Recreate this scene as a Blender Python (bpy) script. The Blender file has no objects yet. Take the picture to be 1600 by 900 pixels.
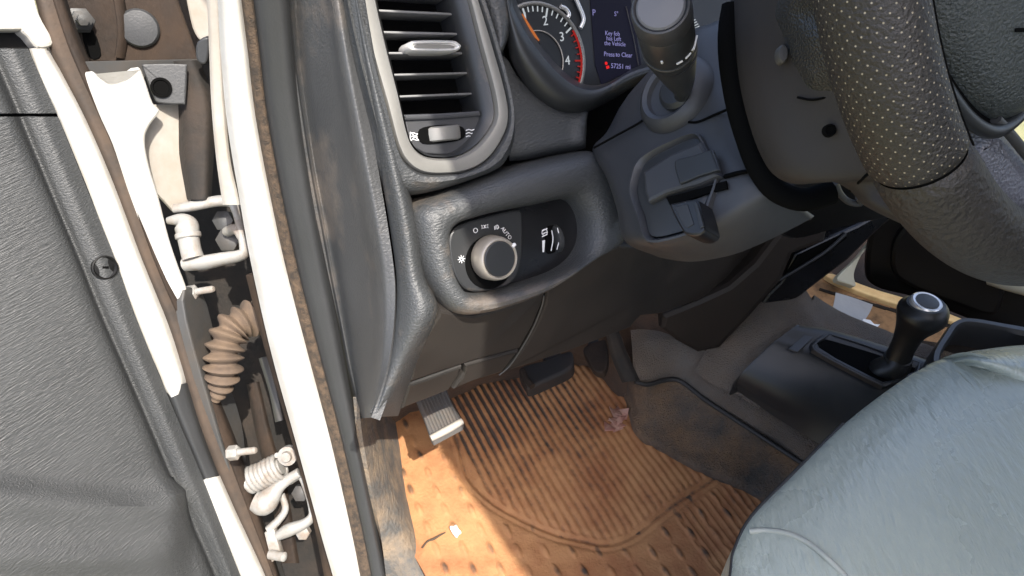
import bpy, bmesh, math, random
import numpy as np
from mathutils import Vector, Matrix
random.seed(4)
rng = np.random.default_rng(4)
S = bpy.context.scene
COL = S.collection
# ------------------------------------------------------------------ camera frame
F = 1100.0
CAM = np.array([0.0, 0.0, 1.45])
yaw, pit, rol = math.radians(36), math.radians(43), math.radians(3.7)
FW = np.array([math.sin(yaw)*math.cos(pit), math.cos(yaw)*math.cos(pit), -math.sin(pit)])
r0 = np.cross(FW, [0, 0, 1]); r0 /= np.linalg.norm(r0)
u0 = np.cross(r0, FW)
RT = math.cos(rol)*r0 + math.sin(rol)*u0
UP = -math.sin(rol)*r0 + math.cos(rol)*u0

def ray(px, py):
    return FW + RT*(px-800)/F + UP*(450-py)/F
def D(px, py, d):                       # point at depth d, relative to the lens
    return ray(px, py)*d
def nrm(v):
    v = np.asarray(v, float); return v/np.linalg.norm(v)
class Plane:
    def __init__(s, p, n):
        s.n = nrm(n); s.k = float(s.n @ np.asarray(p, float))
    def at(s, px, py, off=0.0):
        r = ray(px, py); return r*((s.k+off)/(s.n @ r))
    def up(s, off):
        return Plane(s.n*(s.k+off), s.n)
def plane3(a, b, c):
    n = np.cross(np.asarray(b)-a, np.asarray(c)-a)
    if n @ np.asarray(a) > 0: n = -n
    return Plane(a, n)
ZP = lambda z: Plane((0, 0, z), (0, 0, 1))

# ------------------------------------------------------------------ objects
def tag(o, label=None, cat=None, group=None, kind=None):
    if label: o['label'] = label
    if cat: o['category'] = cat
    if group: o['group'] = group
    if kind: o['kind'] = kind
    return o
def thing(name, base, label, cat, group=None):
    o = bpy.data.objects.new(name, None); COL.objects.link(o)
    o.location = Vector(np.asarray(base)+CAM); o.empty_display_size = .03
    return tag(o, label, cat, group)
def link(name, me, mat, parent=None):
    o = bpy.data.objects.new(name, me); COL.objects.link(o)
    if mat: me.materials.append(mat)
    if parent is not None:
        base = Vector((0, 0, 0)); p = parent
        while p is not None:
            base += p.location; p = p.parent
        o.parent = parent
        me.transform(Matrix.Translation(-base)); 
    return o
def mesh(name, V, Fc, mat, parent=None, smooth=40, uv=None):
    me = bpy.data.meshes.new(name)
    me.from_pydata([tuple(np.asarray(v)+CAM) for v in V], [], Fc)
    me.validate(); me.update()
    bm = bmesh.new(); bm.from_mesh(me)
    bmesh.ops.triangulate(bm, faces=[f for f in bm.faces if len(f.verts) > 4], ngon_method='EAR_CLIP')
    bmesh.ops.recalc_face_normals(bm, faces=bm.faces)
    bm.to_mesh(me); bm.free()
    if smooth:
        for p in me.polygons: p.use_smooth = True
        me.set_sharp_from_angle(angle=math.radians(smooth))
    if uv is not None:
        l = me.uv_layers.new(name='uv')
        for lp in me.loops: l.data[lp.index].uv = uv[lp.vertex_index]
    return link(name, me, mat, parent)

def cr(P, seg, closed=False):           # Catmull-Rom through control points
    P = [np.asarray(p, float) for p in P]; n = len(P); out = []
    rng_ = range(n if closed else n-1)
    for i in rng_:
        if closed: a, b, c, d = P[i-1], P[i], P[(i+1) % n], P[(i+2) % n]
        else:
            b, c = P[i], P[i+1]
            a = P[i-1] if i > 0 else 2*b-c
            d = P[i+2] if i+2 < n else 2*c-b
        for k in range(seg):
            t = k/seg
            out.append(.5*((2*b)+(-a+c)*t+(2*a-5*b+4*c-d)*t*t+(-a+3*b-3*c+d)*t**3))
    if not closed: out.append(P[-1])
    return out
def lin(P, seg):
    out = []
    for a, b in zip(P[:-1], P[1:]):
        for k in range(seg): out.append(np.asarray(a)*(1-k/seg)+np.asarray(b)*k/seg)
    return out+[np.asarray(P[-1], float)]

def surf(name, rows, mat, parent=None, nu=4, nv=4, th=.004, smooth=50, fn=None):
    """smooth sheet through a grid of points, given a real thickness away from the viewer's side"""
    G = [cr(r, nu) for r in rows]
    G = [list(c) for c in zip(*[cr(c, nv) for c in zip(*G)])]
    G = np.array(G)                      # [u][v][3]
    gu = np.gradient(G, axis=0); gv = np.gradient(G, axis=1)
    N = np.cross(gu, gv); N /= (np.linalg.norm(N, axis=2, keepdims=True)+1e-12)
    if (N*G).sum() > 0: N = -N
    if fn is not None: G = fn(G, N)
    a, b = G.shape[:2]
    V = list(G.reshape(-1, 3))+list((G-N*th).reshape(-1, 3)); n = a*b
    Fc = []
    for i in range(a-1):
        for j in range(b-1):
            q = (i*b+j, (i+1)*b+j, (i+1)*b+j+1, i*b+j+1)
            Fc.append(q); Fc.append(tuple(x+n for x in q[::-1]))
    edge = [(i*b, (i+1)*b) for i in range(a-1)]+[(i*b+b-1, (i+1)*b+b-1) for i in range(a-1)] + \
           [(j, j+1) for j in range(b-1)]+[((a-1)*b+j, (a-1)*b+j+1) for j in range(b-1)]
    for p, q in edge: Fc.append((p, q, q+n, p+n))
    lu = np.concatenate([[0], np.cumsum(np.linalg.norm(np.diff(G.mean(1), axis=0), axis=1))])
    lv = np.concatenate([[0], np.cumsum(np.linalg.norm(np.diff(G.mean(0), axis=0), axis=1))])
    uv = [(lu[i], lv[j]) for i in range(a) for j in range(b)]*2
    return mesh(name, V, Fc, mat, parent, smooth, uv)

def inset2(P, d):
    n = len(P); out = []
    area = sum(P[i][0]*P[(i+1) % n][1]-P[(i+1) % n][0]*P[i][1] for i in range(n))
    s = 1 if area > 0 else -1
    for i in range(n):
        t = P[(i+1) % n]-P[i-1]; t = t/(np.linalg.norm(t)+1e-12)
        out.append(P[i]+d*s*np.array([-t[1], t[0]]))
    return out
def basis(n):
    a = np.cross(n, RT); a = np.cross(a, n) if abs(n @ RT) < .99 else np.cross(n, UP)
    a = nrm(RT-(RT @ n)*n); b = np.cross(n, a); return a, b
def loops(name, ctrl, pl, prof, mat, parent=None, seg=4, inner=None, cap0=False, cap1=True, smooth=40, sharp=False):
    """outline on a plane swept through (inset or t, offset) steps; inner: a second outline the steps blend to"""
    mk = (lambda c: lin(list(c)+[c[0]], seg)[:-1]) if sharp else (lambda c: cr(c, seg, True))
    a, b = basis(pl.n)
    def flat(c):
        return [np.array([p @ a, p @ b]) for p in (pl.at(q[0], q[1]) for q in mk(c))]
    O = flat(ctrl); I = flat(inner) if inner else None
    V, Fc = [], []; n = len(O)
    for t, off in prof:
        L = [o*(1-t)+i*t for o, i in zip(O, I)] if inner else inset2(O, t)
        for p in L: V.append(p[0]*a+p[1]*b+pl.n*(pl.k+off))
    for k in range(len(prof)-1):
        for i in range(n):
            j = (i+1) % n
            Fc.append((k*n+i, k*n+j, (k+1)*n+j, (k+1)*n+i))
    if cap0: Fc.append(tuple(range(n))[::-1])
    if cap1: Fc.append(tuple((len(prof)-1)*n+i for i in range(n)))
    return mesh(name, V, Fc, mat, parent, smooth)
def slab(name, ctrl, pl, mat, parent=None, th=.006, bev=.0015, seg=4, sharp=False, dome=0):
    prof = [(0, -th), (0, -bev), (bev*.3, -bev*.3), (bev, 0)]
    if dome: prof += [(bev+dome*1.5, dome*.6), (bev+dome*4, dome)]
    return loops(name, ctrl, pl, prof, mat, parent, seg, cap0=True, sharp=sharp, smooth=40 if dome else 20)
def tube(name, P, r, mat, parent=None, n=12, seg=5, flat=1.0, closed=False, upv=None):
    Q = cr(P, seg, closed) if seg > 1 else [np.asarray(p, float) for p in P]
    R_ = r if isinstance(r, (list, tuple)) else [r]*len(P)
    if seg > 1:
        R_ = [float(x[0]) for x in cr([np.array([x]) for x in R_], seg, closed)]
    V, Fc = [], []; m = len(Q); u = None
    for i, q in enumerate(Q):
        t = nrm((Q[(i+1) % m]-Q[i-1]) if closed else (Q[min(i+1, m-1)]-Q[max(i-1, 0)]))
        if u is None: u = np.cross(t, [0.3, .2, 1]) if upv is None else np.asarray(upv, float)
        u = nrm(u-(u @ t)*t); w = np.cross(t, u)
        for k in range(n):
            a = 2*math.pi*k/n
            V.append(q+R_[i]*(math.cos(a)*u+flat*math.sin(a)*w))
    for i in range(m if closed else m-1):
        for k in range(n):
            i2, k2 = (i+1) % m, (k+1) % n
            Fc.append((i*n+k, i*n+k2, i2*n+k2, i2*n+k))
    if not closed:
        Fc.append(tuple(range(n))[::-1]); Fc.append(tuple((m-1)*n+k for k in range(n)))
    return mesh(name, V, Fc, mat, parent, 50)
def lathe(name, c, ax, prof, mat, parent=None, n=32, sx=1.0, ref=None):
    ax = nrm(ax); ref = RT if ref is None else ref
    a = nrm(np.asarray(ref)-(np.asarray(ref) @ ax)*ax); b = np.cross(ax, a)
    V, Fc = [], []
    for r, h in prof:
        for k in range(n):
            t = 2*math.pi*k/n
            V.append(np.asarray(c)+ax*h+r*(sx*math.cos(t)*a+math.sin(t)*b))
    m = len(prof)
    for i in range(m-1):
        for k in range(n):
            k2 = (k+1) % n
            Fc.append((i*n+k, i*n+k2, (i+1)*n+k2, (i+1)*n+k))
    Fc.append(tuple(range(n))[::-1]); Fc.append(tuple((m-1)*n+k for k in range(n)))
    return mesh(name, V, Fc, mat, parent, 35)
def box(name, c, ax, ay, az, size, mat, parent=None, bev=.001):
    ax, ay, az = map(nrm, (ax, ay, az)); h = np.array(size)/2
    bm = bmesh.new(); bmesh.ops.create_cube(bm, size=1)
    for v in bm.verts:
        p = np.asarray(c)+ax*v.co.x*size[0]+ay*v.co.y*size[1]+az*v.co.z*size[2]
        v.co = Vector(p+CAM)
    if bev: bmesh.ops.bevel(bm, geom=list(bm.edges), offset=bev, segments=2, affect='EDGES', profile=.5)
    bmesh.ops.recalc_face_normals(bm, faces=bm.faces)
    me = bpy.data.meshes.new(name); bm.to_mesh(me); bm.free()
    for p in me.polygons: p.use_smooth = True
    me.set_sharp_from_angle(angle=math.radians(35))
    return link(name, me, mat, parent)
def hexa(name, front, th_vec, mat, parent=None, bev=.001):
    """four front corners pushed back by a vector"""
    bm = bmesh.new()
    f = [bm.verts.new(Vector(np.asarray(p)+CAM)) for p in front]
    g = [bm.verts.new(Vector(np.asarray(p)+th_vec+CAM)) for p in front]
    bm.faces.new(f); bm.faces.new(g[::-1])
    for i in range(4): bm.faces.new((f[i], g[i], g[(i+1) % 4], f[(i+1) % 4]))
    if bev: bmesh.ops.bevel(bm, geom=list(bm.edges), offset=bev, segments=2, affect='EDGES', profile=.5)
    bmesh.ops.recalc_face_normals(bm, faces=bm.faces)
    me = bpy.data.meshes.new(name); bm.to_mesh(me); bm.free()
    for p in me.polygons: p.use_smooth = True
    me.set_sharp_from_angle(angle=math.radians(35))
    return link(name, me, mat, parent)
def text(name, body, c, right, n, size, mat, parent=None, ext=.00015, align='CENTER', upd=None):
    cu = bpy.data.curves.new(name, 'FONT'); cu.body = body; cu.size = size; cu.extrude = ext
    cu.align_x = align; cu.align_y = 'CENTER'; cu.resolution_u = 3
    o = bpy.data.objects.new(name, cu); COL.objects.link(o)
    me = bpy.data.meshes.new_from_object(o); bpy.data.objects.remove(o); bpy.data.curves.remove(cu)
    n = nrm(n); right = nrm(np.asarray(right)-(np.asarray(right) @ n)*n); up = np.cross(n, right)
    if upd is not None: up = nrm(np.asarray(upd)-(np.asarray(upd) @ n)*n)
    M = Matrix(((right[0], up[0], n[0], c[0]+CAM[0]), (right[1], up[1], n[1], c[1]+CAM[1]), (right[2], up[2], n[2], c[2]+CAM[2]), (0, 0, 0, 1)))
    me.transform(M); me.name = name
    return link(name, me, mat, parent)
def merge(name, objs, mat=None, parent=None):
    """several meshes of one part into one object"""
    bm = bmesh.new(); base = objs[0]
    for o in objs: bm.from_mesh(o.data)
    me = base.data; bm.to_mesh(me); bm.free()
    for o in objs[1:]: bpy.data.objects.remove(o)
    base.name = name; me.name = name
    return base

# ------------------------------------------------------------------ materials
def srgb(r, g, b):
    f = lambda c: ((c/255+.055)/1.055)**2.4 if c > 10 else c/255/12.92
    return (f(r), f(g), f(b), 1)
def pbr(name, col, rough=.5, bump=None, dust=None, spec=.5, metal=0, stretch=(1, 1, 1), uvmap=False, bump2=None, sheen=0, vary=.12, rot=(0, 0, 0), coat=0):
    m = bpy.data.materials.new(name); m.use_nodes = True
    nt = m.node_tree; N = nt.nodes; Lk = nt.links.new
    b = N['Principled BSDF']
    b.inputs['Roughness'].default_value = rough; b.inputs['Metallic'].default_value = metal
    b.inputs['Specular IOR Level'].default_value = spec
    if sheen: b.inputs['Sheen Weight'].default_value = sheen
    if coat: b.inputs['Coat Weight'].default_value = coat
    tc = N.new('ShaderNodeTexCoord'); src = tc.outputs['UV' if uvmap else 'Object']
    mp = N.new('ShaderNodeMapping'); mp.inputs['Scale'].default_value = stretch; mp.inputs['Rotation'].default_value = rot
    if any(rot): mp.vector_type = 'TEXTURE'; mp.inputs['Scale'].default_value = tuple(1/s for s in stretch)
    Lk(src, mp.inputs[0])
    col = tuple(col)+((1,) if len(col) == 3 else ())
    nz = N.new('ShaderNodeTexNoise'); nz.inputs['Scale'].default_value = 14; nz.inputs['Detail'].default_value = 6; Lk(src, nz.inputs[0])
    mr = N.new('ShaderNodeMapRange'); mr.inputs[3].default_value = 1-vary; mr.inputs[4].default_value = 1+vary
    mr.inputs[1].default_value = .3; mr.inputs[2].default_value = .7
    Lk(nz.outputs[0], mr.inputs[0])
    vm = N.new('ShaderNodeVectorMath'); vm.operation = 'SCALE'; vm.inputs[0].default_value = col[:3]; Lk(mr.outputs[0], vm.inputs['Scale'])
    cur = vm.outputs[0]; rsock = None
    if dust:
        dc, amt, sc = dust[:3]; soft = dust[3] if len(dust) > 3 else .25
        dn = N.new('ShaderNodeTexNoise'); dn.inputs['Scale'].default_value = sc; dn.inputs['Detail'].default_value = 8; dn.inputs['Roughness'].default_value = .65
        Lk(mp.outputs[0] if (len(dust) > 4 and dust[4]) else src, dn.inputs[0])
        dr = N.new('ShaderNodeMapRange'); dr.inputs[1].default_value = .5+(.5-amt)*.6-soft/2; dr.inputs[2].default_value = .5+(.5-amt)*.6+soft/2
        Lk(dn.outputs[0], dr.inputs[0])
        mx = N.new('ShaderNodeMix'); mx.data_type = 'RGBA'; Lk(dr.outputs[0], mx.inputs[0]); Lk(cur, mx.inputs[6]); mx.inputs[7].default_value = tuple(dc)+((1,) if len(dc) == 3 else ())
        cur = mx.outputs[2]
        r2 = N.new('ShaderNodeMapRange'); r2.inputs[3].default_value = rough; r2.inputs[4].default_value = .9; Lk(dr.outputs[0], r2.inputs[0]); Lk(r2.outputs[0], b.inputs['Roughness'])
    else:
        r2 = N.new('ShaderNodeMapRange'); r2.inputs[1].default_value = .3; r2.inputs[2].default_value = .7
        r2.inputs[3].default_value = max(0, rough-.08); r2.inputs[4].default_value = min(1, rough+.08); Lk(nz.outputs[0], r2.inputs[0]); Lk(r2.outputs[0], b.inputs['Roughness'])
    Lk(cur, b.inputs['Base Color'])
    prev = None
    for bp in (bump, bump2):
        if not bp: continue
        kind, sc, st = bp[:3]; dist = bp[3] if len(bp) > 3 else .001
        if kind == 'noise':
            t = N.new('ShaderNodeTexNoise'); t.inputs['Scale'].default_value = sc; t.inputs['Detail'].default_value = 4; o = t.outputs[0]
        elif kind == 'vor':
            t = N.new('ShaderNodeTexVoronoi'); t.inputs['Scale'].default_value = sc; o = t.outputs[0]
        else:
            t = N.new('ShaderNodeTexWave'); t.inputs['Scale'].default_value = sc; t.inputs['Distortion'].default_value = 1.5; o = t.outputs[1]
        Lk(mp.outputs[0], t.inputs[0])
        bu = N.new('ShaderNodeBump'); bu.inputs['Strength'].default_value = st; bu.inputs['Distance'].default_value = dist
        Lk(o, bu.inputs['Height'])
        if prev: Lk(prev.outputs[0], bu.inputs['Normal'])
        prev = bu
    if prev: Lk(prev.outputs[0], b.inputs['Normal'])
    return m
def glow(name, col, s):
    m = bpy.data.materials.new(name); m.use_nodes = True; b = m.node_tree.nodes['Principled BSDF']
    b.inputs['Base Color'].default_value = (0, 0, 0, 1); b.inputs['Specular IOR Level'].default_value = .1; b.inputs['Emission Color'].default_value = tuple(col)+(1,); b.inputs['Emission Strength'].default_value = s
    return m
DUST = (.34, .19, .095); DUSTP = (.36, .27, .19); DUSTD = (.13, .075, .042)
M = {}
M['vinyl'] = pbr('dash_vinyl', (.043, .045, .046), .42, ('noise', 620, .8, .0013), (DUSTP, .03, 9, .5), stretch=(.35, 1, 1), bump2=('noise', 1600, .3, .0005))
M['vinyl_side'] = pbr('side_vinyl', (.046, .047, .048), .42, ('noise', 700, .6, .0010), (DUSTP, .03, 6, .6), stretch=(.4, 1, .6))
M['plastic'] = pbr('dark_plastic', (.020, .021, .022), .4, ('noise', 1800, .15, .0004), (DUSTP, .02, 10, .4))
M['bolster'] = pbr('bolster_plastic', (.016, .0155, .015), .5, ('noise', 1300, .3, .0005), ((.038, .029, .022), .28, 7, .7), spec=.35)
M['column'] = pbr('column_plastic', (.034, .035, .038), .42, ('noise', 1800, .2, .0004), ((.04, .035, .031), .15, 8, .6))
M['wheelback'] = pbr('wheel_back_plastic', (.0155, .0155, .0165), .42, ('noise', 1500, .2, .0004), ((.030, .022, .018), .40, 5, .7), spec=.4)
M['black'] = pbr('black_plastic', (.005, .005, .005), .4, spec=.25)
M['void'] = pbr('black_void', (.003, .003, .003), .9, spec=.05)
M['gloss'] = pbr('gloss_black', (.007, .007, .008), .3)
M['bezel'] = pbr('bezel_metal', (.19, .185, .17), .42, ('noise', 1500, .2, .0003), None, metal=.35, vary=.05)
M['chrome'] = pbr('satin_chrome', (.72, .71, .69), .3, metal=.55)
M['ring'] = pbr('knob_ring_metal', (.50, .45, .38), .38, ('noise', 900, .15, .0003), metal=.6)
M['rubber'] = pbr('black_rubber', (.026, .027, .028), .5, ('noise', 500, .3, .0008), None, vary=.06)
M['seal'] = pbr('dusty_seal', (.022, .018, .015), .75, ('noise', 240, .5, .001), ((.075, .05, .033), .5, 22, .5))
M['fuzz'] = pbr('dusty_fuzz', (.030, .023, .017), .95, ('noise', 700, .8, .002), ((.10, .066, .040), .45, 130, .3))
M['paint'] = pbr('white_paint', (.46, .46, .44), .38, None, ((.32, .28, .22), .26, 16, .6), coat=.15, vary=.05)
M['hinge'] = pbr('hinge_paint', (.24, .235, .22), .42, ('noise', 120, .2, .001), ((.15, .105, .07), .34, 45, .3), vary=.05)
M['cap'] = pbr('stalk_cap', (.10, .10, .105), .4)
M['paint_d'] = pbr('dirty_white_paint', (.38, .37, .34), .5, ('noise', 200, .15, .001), ((.26, .20, .14), .4, 12, .5), vary=.05)
M['grime'] = pbr('brown_grime', (.016, .011, .008), .75, ('noise', 180, .6, .002), ((.042, .026, .016), .4, 18, .4), stretch=(1, 1, .35), spec=.3)
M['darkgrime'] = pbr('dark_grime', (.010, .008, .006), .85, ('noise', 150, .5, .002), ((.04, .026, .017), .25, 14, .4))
M['bracket'] = pbr('grey_bracket_steel', (.045, .045, .044), .5, ('noise', 300, .25, .0008), ((.06, .046, .033), .25, 20, .4))
M['boot'] = pbr('dusty_boot_rubber', (.06, .043, .032), .85, ('noise', 300, .4, .001), ((.135, .092, .058), .5, 30, .4))
M['doortrim'] = pbr('door_trim_plastic', (.036, .038, .039), .45, ('noise', 800, .9, .0013), None, stretch=(.12, 1.0, 1.0), bump2=('noise', 1500, .35, .0005), rot=(0, 0, .347), vary=.08, spec=.5)
M['pedal'] = pbr('pedal_rubber', (.10, .095, .09), .7, ('noise', 500, .3, .0006), ((.15, .11, .08), .3, 30, .4))
M['pedal_dark'] = pbr('brake_pedal_rubber', (.014, .013, .013), .6, ('noise', 500, .3, .0006), ((.06, .036, .022), .2, 20, .4))
M['carpet'] = pbr('grey_carpet', (.135, .127, .116), .95, ('noise', 600, 1.0, .006), ((.20, .145, .10), .42, 12, .5), vary=.3)
M['stained'] = pbr('stained_carpet', (.075, .068, .060), .95, ('noise', 420, 1.0, .006), ((.25, .145, .07), .36, 15, .45), vary=.35)
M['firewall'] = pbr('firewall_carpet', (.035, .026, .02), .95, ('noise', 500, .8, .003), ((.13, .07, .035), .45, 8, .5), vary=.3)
M['sill'] = pbr('sill_trim', (.075, .073, .068), .8, ('noise', 200, .9, .003), ((.21, .155, .10), .42, 26, .3), stretch=(1, .4, 1), vary=.2)
M['dustedge'] = pbr('dusty_mat_edge', (.34, .19, .08), .9, ('noise', 300, .5, .001))
M['console'] = pbr('console_plastic', (.018, .020, .023), .38, ('noise', 1500, .2, .0004), ((.05, .045, .04), .1, 6, .6))
M['stack'] = pbr('stack_plastic', (.012, .010, .009), .5, ('noise', 1500, .15, .0004), ((.026, .018, .014), .3, 5, .7), spec=.3)
M['knob'] = pbr('shifter_leather', (.012, .012, .012), .45, ('noise', 900, .25, .0005))
M['seat'] = pbr('seat_vinyl', (.285, .315, .275), .31, ('noise', 230, .9, .0024), None, stretch=(1.0, .24, .4), bump2=('noise', 800, .4, .0007), rot=(0, 0, -.60), vary=.04, spec=.8)
M['seat_side'] = pbr('seat_side_vinyl', (.27, .285, .255), .45, ('noise', 400, .35, .001), vary=.06)
M['piping'] = pbr('dark_piping', (.02, .02, .02), .6)
M['silver'] = pbr('silver_mesh_trim', (.17, .17, .19), .4, ('vor', 520, .8, .0008), metal=.3)
M['airbag'] = pbr('airbag_vinyl', (.048, .055, .053), .40, ('noise', 600, 1.0, .0022))
M['white_mark'] = pbr('printed_white', (.62, .62, .62), .6)
M['paper'] = pbr('grey_paper', (.36, .36, .35), .8, ('noise', 60, .5, .003), vary=.05)
M['card'] = pbr('white_card', (.82, .82, .80), .7, vary=.03)
M['pmat'] = pbr('passenger_mat_rubber', (.07, .045, .026), .85, ('noise', 90, .8, .004), ((.34, .20, .095), .68, 30, .3), stretch=(.25, 1, 1))
M['lit_sill'] = pbr('sunlit_dusty_sill', (.92, .68, .33), .6, ('noise', 120, .2, .001), ((.72, .44, .18), .3, 20, .4))  # sunlit brightness put into the colour of the dusty sill
M['pale'] = pbr('pale_painted_metal', (.42, .42, .33), .5, vary=.05)
M['glass_dial'] = pbr('dial_face', (.012, .013, .015), .45)
M['tick'] = glow('dial_white', (.75, .8, .85), .2)
M['redtick'] = glow('dial_red', (.6, .03, .025), .16)
M['needle'] = glow('needle_orange', (.7, .2, .05), .2)
M['scr'] = glow('screen_text', (.40, .38, .80), .17)
M['screen'] = glow('screen_back', (.010, .010, .022), .25)
M['scrred'] = glow('screen_red', (.9, .02, .02), .28)
M['leaf'] = pbr('dry_leaf', (.30, .13, .10), .8, ('noise', 200, .4, .001), ((.42, .28, .22), .4, 60, .3))
M['stone'] = pbr('pale_stone', (.78, .74, .66), .8)
M['twig'] = pbr('dark_twig', (.06, .04, .025), .9)
M['dirt'] = pbr('grassy_dirt', (.20, .17, .11), .95, ('noise', 8, .6, .05), ((.13, .15, .055), .5, .8, .4))
M['roofcloth'] = pbr('headliner_cloth', (.45, .45, .43), .95)

def mat_floor():
    m = pbr('muddy_rubber_mat', (.045, .038, .033), .85, ('noise', 260, .6, .0016))
    nt = m.node_tree; N = nt.nodes; Lk = nt.links.new; b = N['Principled BSDF']
    at = N.new('ShaderNodeAttribute'); at.attribute_name = 'wear'
    tc = N.new('ShaderNodeTexCoord')
    n1 = N.new('ShaderNodeTexNoise'); n1.inputs['Scale'].default_value = 16; n1.inputs['Detail'].default_value = 9; n1.inputs['Roughness'].default_value = .65; Lk(tc.outputs['Object'], n1.inputs[0])
    n2 = N.new('ShaderNodeTexNoise'); n2.inputs['Scale'].default_value = 130; n2.inputs['Detail'].default_value = 5; Lk(tc.outputs['Object'], n2.inputs[0])
    # dust cover = wear attribute + noise
    ad = N.new('ShaderNodeMath'); ad.operation = 'MULTIPLY_ADD'; Lk(n1.outputs[0], ad.inputs[0]); ad.inputs[1].default_value = .9; Lk(at.outputs['Fac'], ad.inputs[2])
    a2 = N.new('ShaderNodeMath'); a2.operation = 'MULTIPLY_ADD'; Lk(n2.outputs[0], a2.inputs[0]); a2.inputs[1].default_value = .5; Lk(ad.outputs[0], a2.inputs[2])
    mr = N.new('ShaderNodeMapRange'); mr.inputs[1].default_value = .85; mr.inputs[2].default_value = 1.3; Lk(a2.outputs[0], mr.inputs[0])
    cr_ = N.new('ShaderNodeValToRGB'); Lk(n1.outputs[0], cr_.inputs[0])
    e = cr_.color_ramp.elements; e[0].position = .36; e[0].color = (.265, .108, .043, 1); e[1].position = .60; e[1].color = (.36, .18, .075, 1)
    mx = N.new('ShaderNodeMix'); mx.data_type = 'RGBA'; Lk(mr.outputs[0], mx.inputs[0]); mx.inputs[6].default_value = (.055, .038, .027, 1); Lk(cr_.outputs[0], mx.inputs[7])
    Lk(mx.outputs[2], b.inputs['Base Color'])
    return m
M['mat'] = mat_floor()

def mat_rim(perf):
    m = pbr('rim_leather', (.009, .008, .0075), .30, ('noise', 520 if perf else 300, .9, .0011 if perf else .0022), ((.024, .018, .0135), .25 if perf else .42, 9, .9))  # brownish mottling mixed over near-black leather
    if not perf: return m
    nt = m.node_tree; N = nt.nodes; Lk = nt.links.new; b = N['Principled BSDF']
    uv = N.new('ShaderNodeUVMap'); uv.uv_map = 'uv'
    def grid(off):
        ad = N.new('ShaderNodeVectorMath'); ad.operation = 'ADD'; Lk(uv.outputs[0], ad.inputs[0]); ad.inputs[1].default_value = (off, off, 0)
        fr = N.new('ShaderNodeVectorMath'); fr.operation = 'FRACTION'; Lk(ad.outputs[0], fr.inputs[0])
        su = N.new('ShaderNodeVectorMath'); su.operation = 'SUBTRACT'; Lk(fr.outputs[0], su.inputs[0]); su.inputs[1].default_value = (.5, .5, 0)
        sp = N.new('ShaderNodeSeparateXYZ'); Lk(su.outputs[0], sp.inputs[0])
        cb = N.new('ShaderNodeCombineXYZ'); Lk(sp.outputs[0], cb.inputs[0]); Lk(sp.outputs[1], cb.inputs[1])
        ln = N.new('ShaderNodeVectorMath'); ln.operation = 'LENGTH'; Lk(cb.outputs[0], ln.inputs[0])
        return ln.outputs['Value']
    mn = N.new('ShaderNodeMath'); mn.operation = 'MINIMUM'; Lk(grid(0), mn.inputs[0]); Lk(grid(.5), mn.inputs[1])
    lt = N.new('ShaderNodeMapRange'); lt.inputs[1].default_value = .05; lt.inputs[2].default_value = .09; lt.inputs[3].default_value = 1; lt.inputs[4].default_value = 0; Lk(mn.outputs[0], lt.inputs[0])
    mx = N.new('ShaderNodeMix'); mx.data_type = 'RGBA'; Lk(lt.outputs[0], mx.inputs[0])
    old = b.inputs['Base Color'].links[0].from_socket; Lk(old, mx.inputs[6]); mx.inputs[7].default_value = (.26, .225, .16, 1)
    Lk(mx.outputs[2], b.inputs['Base Color'])
    return m
M['rim'] = mat_rim(False); M['rim_perf'] = mat_rim(True)

M['grip'] = pbr('grip_texture', (.022, .021, .020), .5, ('vor', 650, .8, .0010), vary=.05)
M['slat'] = pbr('lit_slat_plastic', (.11, .11, .11), .4)  # whole slat lightened; lit front edges put into the plastic colour
ROOF_X, SUN, SUNE, SKY, EXPO = .225, (-.03, -.56, 1.0), 2.8, .15, 1.75
# ------------------------------------------------------------------ reference planes (relative to the lens)
PA = Plane((0, -.65, 0), (0, -1, .6)); PA = Plane((0, .65, 0), (0, -1, .6))     # dash face
PB = Plane((.3, .385, -.446), (0, -1, -.1))                                       # knee bolster
FLOOR = -.87
PF = ZP(FLOOR)
dj = lambda py: .58+.30*py/900
def pt(px, py, d): return D(px, py, d)

# ================================================================== OPEN DOOR
e0, e1 = D(60, 60, .66), D(400, 900, .90)
PD = Plane(e0, np.cross(nrm(e1-e0), nrm((-.94, -.34, 0))))
if PD.n @ e0 > 0: PD = Plane(e0, -PD.n)
door = thing('driver_door', PD.at(230, 480)+np.array([0, 0, -.35]), 'open driver door seen from inside, black ribbed trim with white painted edge and brown seal', 'vehicle door')
edge = [(44, 76), (90, 180), (150, 330), (182, 410), (212, 495), (265, 625), (316, 745), (364, 870), (392, 940)]
gro = [(-14, 76), (30, 180), (92, 330), (126, 410), (160, 495), (217, 625), (268, 745), (324, 870), (352, 940)]
def trim_fn(G, N): return G
rows = []
for (ex, ey), (gx, gy) in zip(edge, gro):
    L = [(-420, ey), (-260, ey), (-120, ey), (gx-70 if gx > 40 else gx-40, gy), (gx-13, gy), (gx, gy), (gx+14, gy), ((gx+ex)/2+5, ey), (ex, ey)]
    o = [.004, .004, .006, .008, .006, -.006, .000, .004, .0]
    rows.append([PD.at(x, y, k) for (x, y), k in zip(L, o)])
rows = rows
up_, lo_ = rows[:3], rows[1:]
def cut(rows, a, b):     # keep the rows in a pixel-height band
    return rows[a:b]
top_rows = [rows[0], [p*.55+q*.45 for p, q in zip(rows[0], rows[1])], [p*.03+q*.97 for p, q in zip(rows[0], rows[1])]]
surf('upper_trim', top_rows, M['doortrim'], door, 5, 5, .012)
slab('trim_backing', [(-420, 20), (40, 30), (66, 90), (160, 320), (276, 615), (402, 935), (-420, 940)], PD.up(-.018), M['black'], door, .01, .001, 3, True)
low = [[p*.985+q*.015 for p, q in zip(rows[1], rows[2])]]+rows[2:]
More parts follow.
